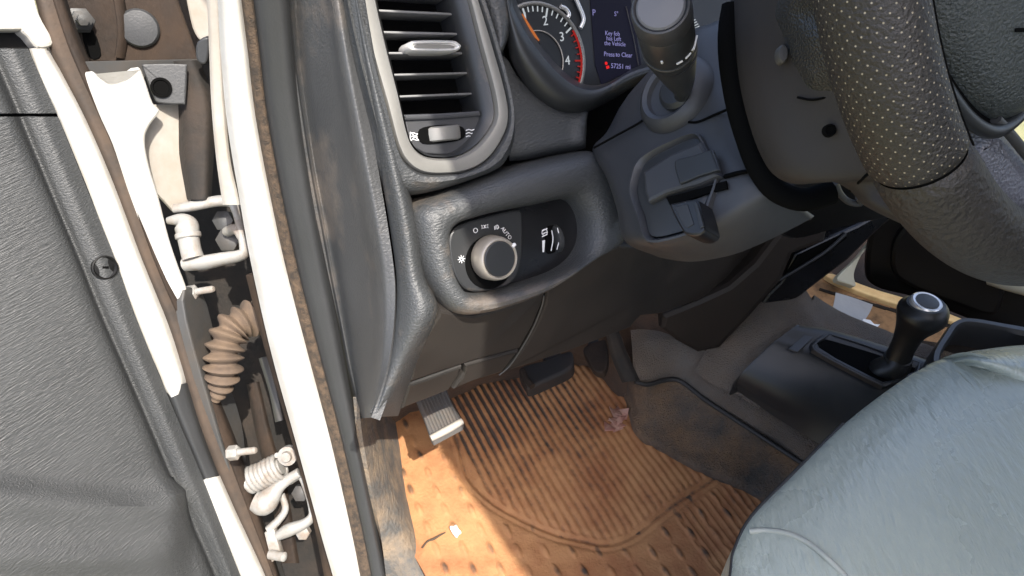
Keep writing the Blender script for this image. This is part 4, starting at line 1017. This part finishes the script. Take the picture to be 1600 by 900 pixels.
mud = surf('heel_carpet', rows, M['stained'], None, 6, 6, .006, fn=rough_fn(.008)); tag(mud, 'mud stained black carpet flank rising beside the floor mat', 'carpet', None, 'structure')
tube('binding', [ZP(z+.002).at(*q) for q, z in list(zip(r_mid, z_mid))[2:]], .0035, M['piping'], mud, 8, 5)
bnd = list(zip(r_mid, z_mid))[2:]
far = [(985, 515, -.745), (1020, 515, -.735), (1052, 525, -.73), (1108, 552, -.73), (1160, 598, -.752), (1226, 640, -.758), (1298, 690, -.762), (1428, 775, -.762)]
rows = [[ZP(z-.004).at(*q) for q, z in bnd], [ZP(z*.7+f[2]*.3+.006).at(*lerp(q, f, .3)) for (q, z), f in zip(bnd, far)], [ZP(z*.3+f[2]*.7+.006).at(*lerp(q, f, .7)) for (q, z), f in zip(bnd, far)], [ZP(f[2]).at(f[0], f[1]) for f in far]]
tag(surf('tunnel_carpet', rows, M['carpet'], None, 6, 6, .006, fn=rough_fn(.005)), 'grey carpet over the transmission tunnel beside the console', 'carpet', None, 'structure')
rows = [[ZP(z).at(*q) for q, z in zip(L, (-.745, -.715, -.672, -.652, -.652))] for L in
        ([(1085, 580), (1112, 535), (1158, 480), (1225, 450), (1250, 440)], [(1112, 600), (1145, 560), (1185, 505), (1240, 468), (1262, 458)],
         [(1150, 616), (1180, 580), (1215, 530), (1254, 492), (1272, 474)], [(1185, 640), (1215, 600), (1245, 560), (1275, 530), (1290, 500)])]
tag(surf('tunnel_top', rows, M['carpet'], None, 6, 6, .006, fn=rough_fn(.004)), 'grey carpet on top of the tunnel ahead of the console', 'carpet', None, 'structure')
L0 = [(1240, 545), (1310, 560), (1400, 580), (1490, 605)]; L1 = [(1264, 486), (1298, 500), (1400, 536), (1500, 570)]; L2 = [(1272, 462), (1304, 482), (1400, 522), (1505, 558)]
rows = [[ZP(-.66).at(*q) for q in L0], [ZP(-.655).at(*q) for q in L1], [ZP(-.66).at(*q) for q in L2], [ZP(-.66).at(*q)+np.array([.02, .01, -.05]) for q in L2], [ZP(-.66).at(*q)+np.array([.03, .02, -.30]) for q in L2]]
tag(surf('tunnel_side', rows, M['carpet'], None, 6, 6, .006, fn=rough_fn(.003)), 'grey carpet along the passenger side of the tunnel', 'carpet', None, 'structure')
# firewall
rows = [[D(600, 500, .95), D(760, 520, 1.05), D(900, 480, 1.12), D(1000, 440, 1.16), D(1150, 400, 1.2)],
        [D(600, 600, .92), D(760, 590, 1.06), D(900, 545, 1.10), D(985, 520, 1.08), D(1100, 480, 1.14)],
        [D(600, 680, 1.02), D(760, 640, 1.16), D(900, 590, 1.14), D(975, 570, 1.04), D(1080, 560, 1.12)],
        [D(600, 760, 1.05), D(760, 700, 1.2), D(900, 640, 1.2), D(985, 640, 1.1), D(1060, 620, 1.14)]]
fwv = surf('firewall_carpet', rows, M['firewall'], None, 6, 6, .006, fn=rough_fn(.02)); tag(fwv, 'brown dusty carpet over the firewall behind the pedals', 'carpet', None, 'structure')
strip('x', [(946, 522), (956, 560), (972, 598)], [(966, 516), (982, 556), (1000, 594)], lambda y: .95, M['darkgrime'], None, .004).name = 'carpet_flap'
tag(bpy.data.objects['carpet_flap'], 'torn dark carpet flap at the edge of the firewall carpet', 'carpet flap')
fx, fy = np.meshgrid(np.linspace(.05, 1.6, 4), np.linspace(-1.2, 1.0, 4), indexing='ij')
tag(gridmesh('cabin_floor', fx, fy, np.full_like(fx, -1.06), M['firewall'], None), None, None, None, 'structure')

# pedals
pp = thing('parking_brake_pedal', D(680, 600, .96), 'grey ribbed parking brake pedal with its lit lower edge painted pale', 'pedal')
PPp = plane3(D(642, 612, .90), D(700, 606, .90), D(690, 680, .84))
pad_ = [(640, 600), (692, 592), (706, 630), (723, 656), (721, 662), (676, 686), (672, 682), (660, 648)]
pb_ = slab('pad', pad_, PPp, M['pedal'], pp, .012, .003, 4, True)
for i in range(9):
    t = (i+.7)/9.6; a = lerp((642, 602), (674, 676), 0); 
    A0 = lerp((642, 600), (692, 592), t); A1 = lerp((675, 678), (720, 654), t)
    tube('rib', [PPp.at(*A0, .0005), PPp.at(*lerp(A0, A1, .55), .0005), PPp.at(*A1, .0005)], .0016, M['pedal'], pb_, 6, 3)
tube('pad_edge', [PPp.at(673, 685, .001), PPp.at(698, 672, .0015), PPp.at(722, 658, .001)], [.004, .0046, .004], M['paint_d'], pp, 10, 4)  # pale strip paints in the lit lower edge of the pad
tube('arm', [D(668, 606, .93), D(650, 560, .97), D(640, 500, 1.0)], .012, M['pedal_dark'], pp, 10, 4)
bpd = thing('brake_pedal', D(855, 575, 1.0), 'dark rubber brake pedal under the knee panel', 'pedal')
PBp = plane3(D(815, 575, .97), D(890, 555, .98), D(850, 605, .94))
slab('pad', [(812, 574), (850, 562), (888, 548), (896, 556), (893, 574), (862, 590), (828, 604), (820, 598)], PBp, M['pedal_dark'], bpd, .02, .004, 4)
tube('pad_edge', [PBp.at(816, 578, .001), PBp.at(822, 592, .0015), PBp.at(832, 604, .001)], .0045, M['grime'], bpd, 8, 4)
tube('arm', [D(860, 572, 1.0), D(868, 530, 1.02), D(880, 480, 1.02)], .012, M['pedal_dark'], bpd, 10, 4)
apd = thing('accelerator_pedal', D(930, 560, 1.02), 'dusty brown accelerator pedal beside the brake pedal', 'pedal')
PAp = plane3(D(915, 545, 1.0), D(950, 535, 1.0), D(938, 590, .96))
slab('pad', [(912, 542), (942, 530), (948, 536), (950, 562), (944, 580), (930, 580), (918, 562)], PAp, M['grime'], apd, .012, .003, 4)
tube('arm', [D(928, 550, 1.01), D(926, 510, 1.03), D(930, 460, 1.04)], .008, M['pedal_dark'], apd, 8, 4)

# litter on the mat
lf = []
for i in range(7):
    a = i*.9; c = PF.at(965+12*math.cos(a*1.7)*(i % 3)/2, 653+12*math.sin(a), .026)
    u = nrm([math.cos(a), math.sin(a), .5*math.sin(a*3)]); w = nrm(np.cross(u, [.3, .2, 1])); nn = np.cross(u, w)
    lf.append(hexa('l', [c-u*.014-w*.006, c+u*.002-w*.009+nn*.006, c+u*.014+w*.004, c-u*.004+w*.010+nn*.004], nn*.0012, M['leaf'], None, .0003))
tag(merge('crumpled_leaf', lf), 'crumpled reddish dry leaf at the right edge of the ribbed mat', 'leaf')
bm = bmesh.new(); bmesh.ops.create_icosphere(bm, subdivisions=3, radius=.0075)
c = PF.at(712, 829, .024)
for v in bm.verts:
    k = 1+.25*math.sin(v.co.x*500+1)*math.cos(v.co.y*420); v.co = Vector((v.co.x*k*.8+c[0], v.co.y*k*1.2+c[1], v.co.z*k*.6+c[2]))+Vector(CAM)
me = bpy.data.meshes.new('pale_pebble'); bm.to_mesh(me); bm.free()
for p in me.polygons: p.use_smooth = True
tag(link('pale_pebble', me, M['stone']), 'small pale pebble on the sunlit corner of the mat', 'pebble')
tag(tube('dry_twig', [PF.at(*q, .026) for q in ((660, 856), (668, 846), (678, 842), (688, 836), (696, 832))], [.0010, .0012, .0016, .0012, .0007], M['twig'], None, 7, 4), 'thin dark twig lying across the sunlit mat corner', 'twig')

# ================================================================== CONSOLE
con = thing('centre_console', D(1300, 640, .95), 'black plastic centre console with a rectangular well and tray', 'console')
zc = -.625
ct = ZP(zc)
front = [(1149, 606), (1152, 592), (1175, 566), (1215, 530), (1240, 514), (1260, 510)]
top_f = [(1262, 509), (1290, 512), (1400, 546), (1480, 574), (1530, 592)]
# shell: base line, shoulder, top near edge, top far edge, far base
b_l = [(1150, 610), (1215, 654), (1290, 700), (1400, 770), (1540, 860)]
s_l = [(1156, 590), (1232, 620), (1322, 648), (1412, 690), (1560, 770)]
n_l = [(1200, 545), (1262, 566), (1350, 598), (1420, 622), (1580, 690)]
m_l = [(1222, 528), (1290, 545), (1370, 570), (1440, 595), (1600, 650)]
f_l = [(1252, 511), (1300, 517), (1400, 547), (1482, 576), (1640, 630)]
zz = [-.742, -.694, -.656, -.646, -.646]
rows = [[ZP(z).at(*q) for q in L] for L, z in zip((b_l, s_l, n_l, m_l, f_l), zz)]
rows.append([p-np.array([0, 0, .09]) for p in rows[-1]])
shell = surf('console_shell', rows, M['console'], con, 5, 5, .004)
# front wall
zb = rows[0][0][2]
fr_ = [[r[0] for r in rows], [np.array([r[0][0]+.004, r[0][1]+.006, (r[0][2]+zb)/2]) for r in rows], [np.array([r[0][0]+.006, r[0][1]+.007, zb]) for r in rows]]
surf('console_front', fr_, M['console'], con, 4, 4, .002)
PT = plane3(rows[3][1], rows[3][3], rows[4][2]).up(.003)
slab('label_strip', [(1232, 545), (1262, 518), (1276, 522), (1246, 550)], PT.up(.001), M['column'], con, .002, .0006, 3, True)
wo = [(1266, 538), (1290, 521), (1300, 522), (1340, 535), (1392, 552), (1440, 568), (1436, 585), (1400, 600), (1378, 606), (1350, 592), (1300, 566), (1268, 548)]
wi = [(1277, 538), (1294, 527), (1300, 527), (1340, 540), (1390, 556), (1432, 570), (1428, 582), (1398, 594), (1378, 598), (1352, 586), (1304, 561), (1279, 544)]
loops('well_rim', wo, PT, [(0, -.004), (0, .002), (.3, .004), (.7, .004), (1, .001), (1, -.004)], M['console'], con, 4, wi, cap1=False, sharp=True)
slab('well_floor', wi, PT.up(.0012), M['void'], con, .002, .0003, 4, True)
tube('well_edge', [PT.at(*q, .004) for q in ((1378, 602), (1350, 589), (1302, 564), (1271, 545), (1276, 535), (1294, 523))], .0012, M['column'], con, 8, 3)
tube('well_edge', [PT.at(*q, .004) for q in ((1300, 523), (1345, 537), (1395, 555))], .0012, M['column'], con, 8, 3)
sh = thing('gear_shifter', D(1395, 590, .85), 'black transfer case shifter with a rounded knob and shiny cap', 'shifter')
g0, g1, g2, g3, g4 = D(1398, 600, .88), D(1404, 566, .86), D(1415, 535, .84), D(1432, 505, .82), D(1446, 476, .805)
tube('boot', [D(1345, 596, .895), D(1372, 582, .875), D(1396, 574, .865), D(1405, 560, .86)], [.008, .020, .0215, .0195], M['knob'], sh, 18, 5, .8)
tube('knob', [D(1402, 562, .858), D(1412, 540, .845), D(1424, 516, .83), D(1438, 494, .815), D(1444, 484, .808), D(1447, 474, .803)], [.0150, .0140, .0175, .0265, .0262, .0200], M['knob'], sh, 30, 6)
kax = nrm(D(1447, 474, .803)-D(1432, 505, .82)+UP*.004)
lathe('collar', D(1403, 560, .857), nrm(g2-g1), [(.0160, -.002), (.0165, 0), (.0160, .002), (.0152, .003)], M['plastic'], sh, 26)
cp = D(1448, 473, .802)
lathe('knob_cap', cp, nrm(kax-FW*.25), [(.0175, -.004), (.0170, .001), (.0155, .0026), (.0140, .0022), (.001, .0020)], M['chrome'], sh, 32)
lathe('cap_inlay', cp+nrm(kax-FW*.25)*.002, nrm(kax-FW*.25), [(.0125, 0), (.0125, .0008), (.010, .0014), (.001, .0017)], M['rubber'], sh, 28)
# tray behind
tr_o = [(1455, 560), (1475, 520), (1490, 502), (1512, 496), (1560, 503), (1640, 520), (1700, 560), (1620, 600), (1480, 590)]
tr_i = [(1472, 556), (1490, 524), (1500, 510), (1516, 506), (1560, 513), (1630, 530), (1670, 558), (1610, 584), (1490, 572)]
PTr = ZP(-.615)
loops('tray_rim', tr_o, PTr, [(0, -.06), (0, -.004), (.2, .001), (.7, .001), (1, -.004), (1, -.05)], M['console'], con, 4, tr_i, cap1=False)
slab('tray_floor', tr_i, ZP(-.655), M['stack'], con, .003, .0005, 4)

# ================================================================== SEAT
seat = thing('driver_seat', np.array([.62, -.12, -.80]), 'grey vinyl driver seat cushion filling the lower right corner', 'seat')
sil = [(1140, 960), (1146, 890), (1152, 858), (1178, 808), (1240, 744), (1320, 664), (1400, 602), (1446, 574), (1482, 560)]
z0 = [-.50, -.50, -.497, -.49, -.482, -.475, -.468, -.463, -.46]
def srow(dx, dy, dz, k=1): return [ZP(z+dz).at(x+dx, y+dy) for (x, y), z in zip(sil, z0)]
sil += [(1524, 576), (1562, 594), (1602, 622), (1690, 700)]
z0 += [-.458, -.456, -.455, -.455]
nn_ = []
for i in range(len(sil)):
    a = np.array(sil[max(i-1, 0)], float); b = np.array(sil[min(i+1, len(sil)-1)], float); t = nrm(b-a); nn_.append(np.array([-t[1], t[0]]))
DV = np.array([.55, .83])
def srow(k, dz):
    w_ = min(1, k/120); return [ZP(z+dz).at(*(np.array(q)+(n*(1-w_)+DV*w_)*k)) for q, n, z in zip(sil, nn_, z0)]
S0 = srow(0, 0)
back = np.array([.05, .012, 0])
def wrow(dy, dz): return [p+np.array([0, -dy, dz]) for p in S0]
rows = [[p+np.array([.03, .0, -.20]) for p in S0], [p+np.array([.008, .004, -.06]) for p in S0], [p+np.array([.001, .001, -.012]) for p in S0], S0,
        wrow(.016, .012), wrow(.05, .026), wrow(.11, .034), wrow(.20, .037), wrow(.32, .036), wrow(.46, .026)]
rows = [[r[0]+np.array([-.020, -.01, -.20]), r[0]+np.array([-.012, -.006, -.03])]+r for r in rows]
surf('cushion', rows, M['seat'], seat, 5, 6, .01)
SG = [cr(r, 8) for r in rows[2:]]; SG = [list(c) for c in zip(*[cr(c, 8) for c in zip(*SG)])]
SGf = np.array([p for r in SG for p in r]); SGp = np.stack([(SGf @ RT)/(SGf @ FW)*F+800, 450-(SGf @ UP)/(SGf @ FW)*F], -1)
def on_seat(px, py, o=.0008):
    i = np.argmin((SGp[:, 0]-px)**2+(SGp[:, 1]-py)**2); return ray(px, py)*(SGf[i] @ FW-o)
tube('front_seam', [on_seat(*q) for q in ((1172, 830), (1200, 829), (1232, 834), (1262, 848), (1292, 872), (1322, 902), (1350, 940))], .0022, M['seat_side'], seat, 8, 5)
tube('front_piping', [D(*q, (S @ FW)+.004) for q, S in zip([(x-2, y-1) for x, y in sil[:6]], S0[:6])], .0022, M['piping'], seat, 8, 5)
bs = [(1450, 580), (1500, 554), (1540, 547), (1590, 542), (1650, 541), (1760, 550)]
be = [(1452, 586), (1504, 571), (1540, 584), (1572, 602), (1606, 628), (1690, 704)]
rows = []
for k, (t, dz) in enumerate(((-.04, -.10), (0, -.012), (0.02, 0), (.2, .016), (.5, .022), (.8, .012), (.95, -.004), (1.02, -.02))):
    rows.append([ZP(-.448+dz+z_).at(*lerp(a, b, t)) for a, b, z_ in zip(bs, be, (-.06, -.016, -.002, 0, 0, 0))])
surf('side_bolster', rows, M['seat'], seat, 6, 5, .008)
# seat base and backrest, outside the frame but part of the same seat
box('seat_base', np.array([.60, -.17, -.70]), [1, 0, 0], [0, 1, 0], [0, 0, 1], (.54, .46, .28), M['seat_side'], seat, .03)
box('backrest', np.array([.60, -.50, -.08]), [1, 0, 0], [0, .97, .22], [0, -.22, .97], (.50, .14, .70), M['seat'], seat, .06)

# ================================================================== PASSENGER SIDE
PM = ZP(-1.0)
pm = slab('floor_mat', [(1180, 480), (1235, 440), (1290, 422), (1330, 446), (1420, 474), (1505, 505), (1600, 540), (1560, 600), (1400, 580), (1280, 520)], PM, M['pmat'], None, .01, .002, 4)
for i in range(12):
    x0 = 1310+i*20; 
    tube('rib', [PM.at(x0-30+i*2, 452+i*6.2, .001), PM.at(x0+8+i*2, 464+i*6.2, .001)], .004, M['darkgrime'], pm, 6, 1)
for i in range(9):
    tube('rib', [PM.at(1420+i*10, 540+i*6-8, .001), PM.at(1490+i*10, 556+i*6-14, .001)], .004, M['darkgrime'], pm, 6, 1)
tag(pm, 'brown muddy passenger floor mat glimpsed behind the gear knob', 'floor mat')
PSL = plane3(PM.at(1293, 428, .02), PM.at(1420, 466, .02), PM.at(1400, 490, .01))
tag(slab('door_sill', [(1290, 430), (1300, 427), (1326, 436), (1370, 452), (1420, 467), (1505, 498), (1508, 506), (1470, 497), (1418, 480), (1362, 462), (1318, 445)], PM.up(.012), M['lit_sill'], None, .02, .003, 4), 'dusty passenger door sill, bright sunlight painted into its cream colour', 'door sill')
pdr = thing('passenger_door', D(1480, 430, 1.75), 'black lower passenger door trim in shadow behind the steering wheel', 'vehicle door')
PP = Plane(D(1450, 420, 1.50), nrm((-.85, -.45, .2)))
slab('door_trim', [(1362, 345), (1385, 300), (1700, 280), (1760, 540), (1600, 530), (1510, 500), (1430, 468), (1366, 450), (1350, 420)], PP, M['black'], pdr, .05, .012, 5)
slab('map_pocket', [(1400, 370), (1440, 350), (1560, 400), (1560, 490), (1500, 480), (1420, 448), (1392, 420)], PP.up(.02), M['black'], pdr, .03, .010, 5)
tube('armrest', [PP.at(1545, 436, .03), PP.at(1570, 440, .04), PP.at(1620, 452, .04), PP.at(1700, 470, .03)], [.012, .017, .018, .016], M['pale'], pdr, 12, 4)
PQ = plane3(D(1330, 440, 1.48), D(1362, 350, 1.60), D(1300, 430, 1.46))
tag(slab('passenger_pillar', [(1308, 434), (1338, 404), (1362, 374), (1396, 330), (1402, 336), (1366, 372), (1346, 400), (1335, 428), (1338, 446), (1328, 444)], PQ, M['pale'], None, .012, .003, 4), 'pale sunlit passenger door pillar behind the centre stack', 'vehicle pillar')
pz = plane3(D(1302, 462, 1.20), D(1362, 478, 1.22), D(1340, 505, 1.17))
rows = [[pz.at(1306, 457, .004), pz.at(1330, 464, .0), pz.at(1364, 476, .006)], [pz.at(1303, 474, .0), pz.at(1328, 482, -.003), pz.at(1358, 490, .0)], [pz.at(1299, 486, .002), pz.at(1322, 495, .0), pz.at(1349, 503, .004)]]
tag(surf('paper_sheet', rows, M['paper'], None, 5, 5, .0006), 'curled grey white sheet of paper on the passenger floor', 'paper')
tag(slab('paper_scrap', [(1349, 498), (1360, 500), (1366, 506), (1375, 507), (1368, 514), (1352, 512), (1346, 508)], pz.up(.01), M['card'], None, .002, .0004, 3, True), 'small bright white scrap beside the curled paper', 'paper scrap')
tag(slab('cable_loop', [(1372, 516), (1380, 514), (1384, 520), (1378, 526)], PM.up(.01), M['grime'], None, .004, .001, 3), 'small brown clod on the passenger floor by the white scrap', 'dirt clod')

# ================================================================== CAB SHELL AND GROUND
I3 = ([1, 0, 0], [0, 1, 0], [0, 0, 1])
cab = thing('truck_cab', np.array([.9, -.4, -1.2]), 'truck cab roof, pillars and body around the open driver doorway', 'truck cab')
RX0 = ROOF_X
box('roof', np.array([(RX0+1.75)/2, -.50, .45]), *I3, (1.75-RX0, 1.5, .06), M['roofcloth'], cab, .02)
box('rear_wall', np.array([.92, -1.30, -.55]), *I3, (1.6, .06, 1.2), M['roofcloth'], cab, .02)
box('rear_pillar', np.array([.14, -1.02, -.3]), *I3, (.06, .12, 1.4), M['paint'], cab, .02)
tube('windscreen_pillar', [np.array([RX0+.03, .24, .44]), np.array([.17, .62, .2]), np.array([.15, .98, -.06])], .035, M['paint'], cab, 10, 4)
tube('windscreen_pillar', [np.array([1.7, .24, .44]), np.array([1.72, .62, .2]), np.array([1.74, .98, -.06])], .035, M['paint'], cab, 10, 4)
box('cowl', np.array([.92, 1.45, -.20]), *I3, (1.7, 1.0, .06), M['paint'], cab, .03)
box('dash_top', np.array([.95, .86, -.14]), *I3, (1.50, .40, .03), M['plastic'], cab, .01)
box('passenger_side', np.array([1.78, -.75, -.6]), *I3, (.05, 1.0, 1.0), M['black'], cab, .02)
box('bulkhead', np.array([.95, 1.02, -.65]), *I3, (1.6, .03, 1.0), M['void'], cab, .01)
box('passenger_dash', np.array([1.32, .72, -.35]), *I3, (.70, .30, .40), M['plastic'], cab, .06)
box('rocker', np.array([.05, -.35, -1.02]), *I3, (.14, 1.5, .20), M['paint'], cab, .03)
gx_, gy_ = np.meshgrid(np.linspace(-60, 60, 30), np.linspace(-60, 60, 30), indexing='ij')
g = gridmesh('ground', gx_, gy_, np.full_like(gx_, -1.45), M['dirt'], None); g['kind'] = 'structure'

# ================================================================== LIGHT, CAMERA
w = bpy.data.worlds.new('World'); S.world = w; w.use_nodes = True
nt = w.node_tree; sky = nt.nodes.new('ShaderNodeTexSky'); sky.sky_type = 'NISHITA'; sky.sun_disc = False
sdir = nrm(SUN)
el = math.asin(sdir[2]); az = math.atan2(sdir[0], sdir[1])
sky.dust_density = 4.0; sky.air_density = .8; sky.sun_elevation = el; sky.sun_rotation = az
bg = nt.nodes['Background']; nt.links.new(sky.outputs[0], bg.inputs[0]); bg.inputs[1].default_value = SKY
ld = bpy.data.lights.new('sun', 'SUN'); ld.energy = SUNE; ld.angle = math.radians(.53); ld.color = (1, .95, .87)
lo = bpy.data.objects.new('sun', ld); COL.objects.link(lo)
lo.rotation_euler = Vector(sdir).to_track_quat('Z', 'Y').to_euler(); lo.location = Vector(sdir*8)
cd = bpy.data.cameras.new('camera'); cam = bpy.data.objects.new('camera', cd); COL.objects.link(cam)
cd.sensor_fit = 'HORIZONTAL'; cd.sensor_width = 36; cd.lens = 36*F/1600; cd.clip_start = .01; cd.clip_end = 500
Mx = Matrix(((RT[0], UP[0], -FW[0], CAM[0]), (RT[1], UP[1], -FW[1], CAM[1]), (RT[2], UP[2], -FW[2], CAM[2]), (0, 0, 0, 1)))
cam.matrix_world = Mx
S.camera = cam
S.view_settings.view_transform = 'Standard'; S.view_settings.look = 'None'; S.view_settings.exposure = EXPO; S.view_settings.gamma = 1
S.render.engine = 'CYCLES'
S.cycles.max_bounces = 8; S.cycles.diffuse_bounces = 5
try: S.cycles.use_denoising = True
except Exception: pass
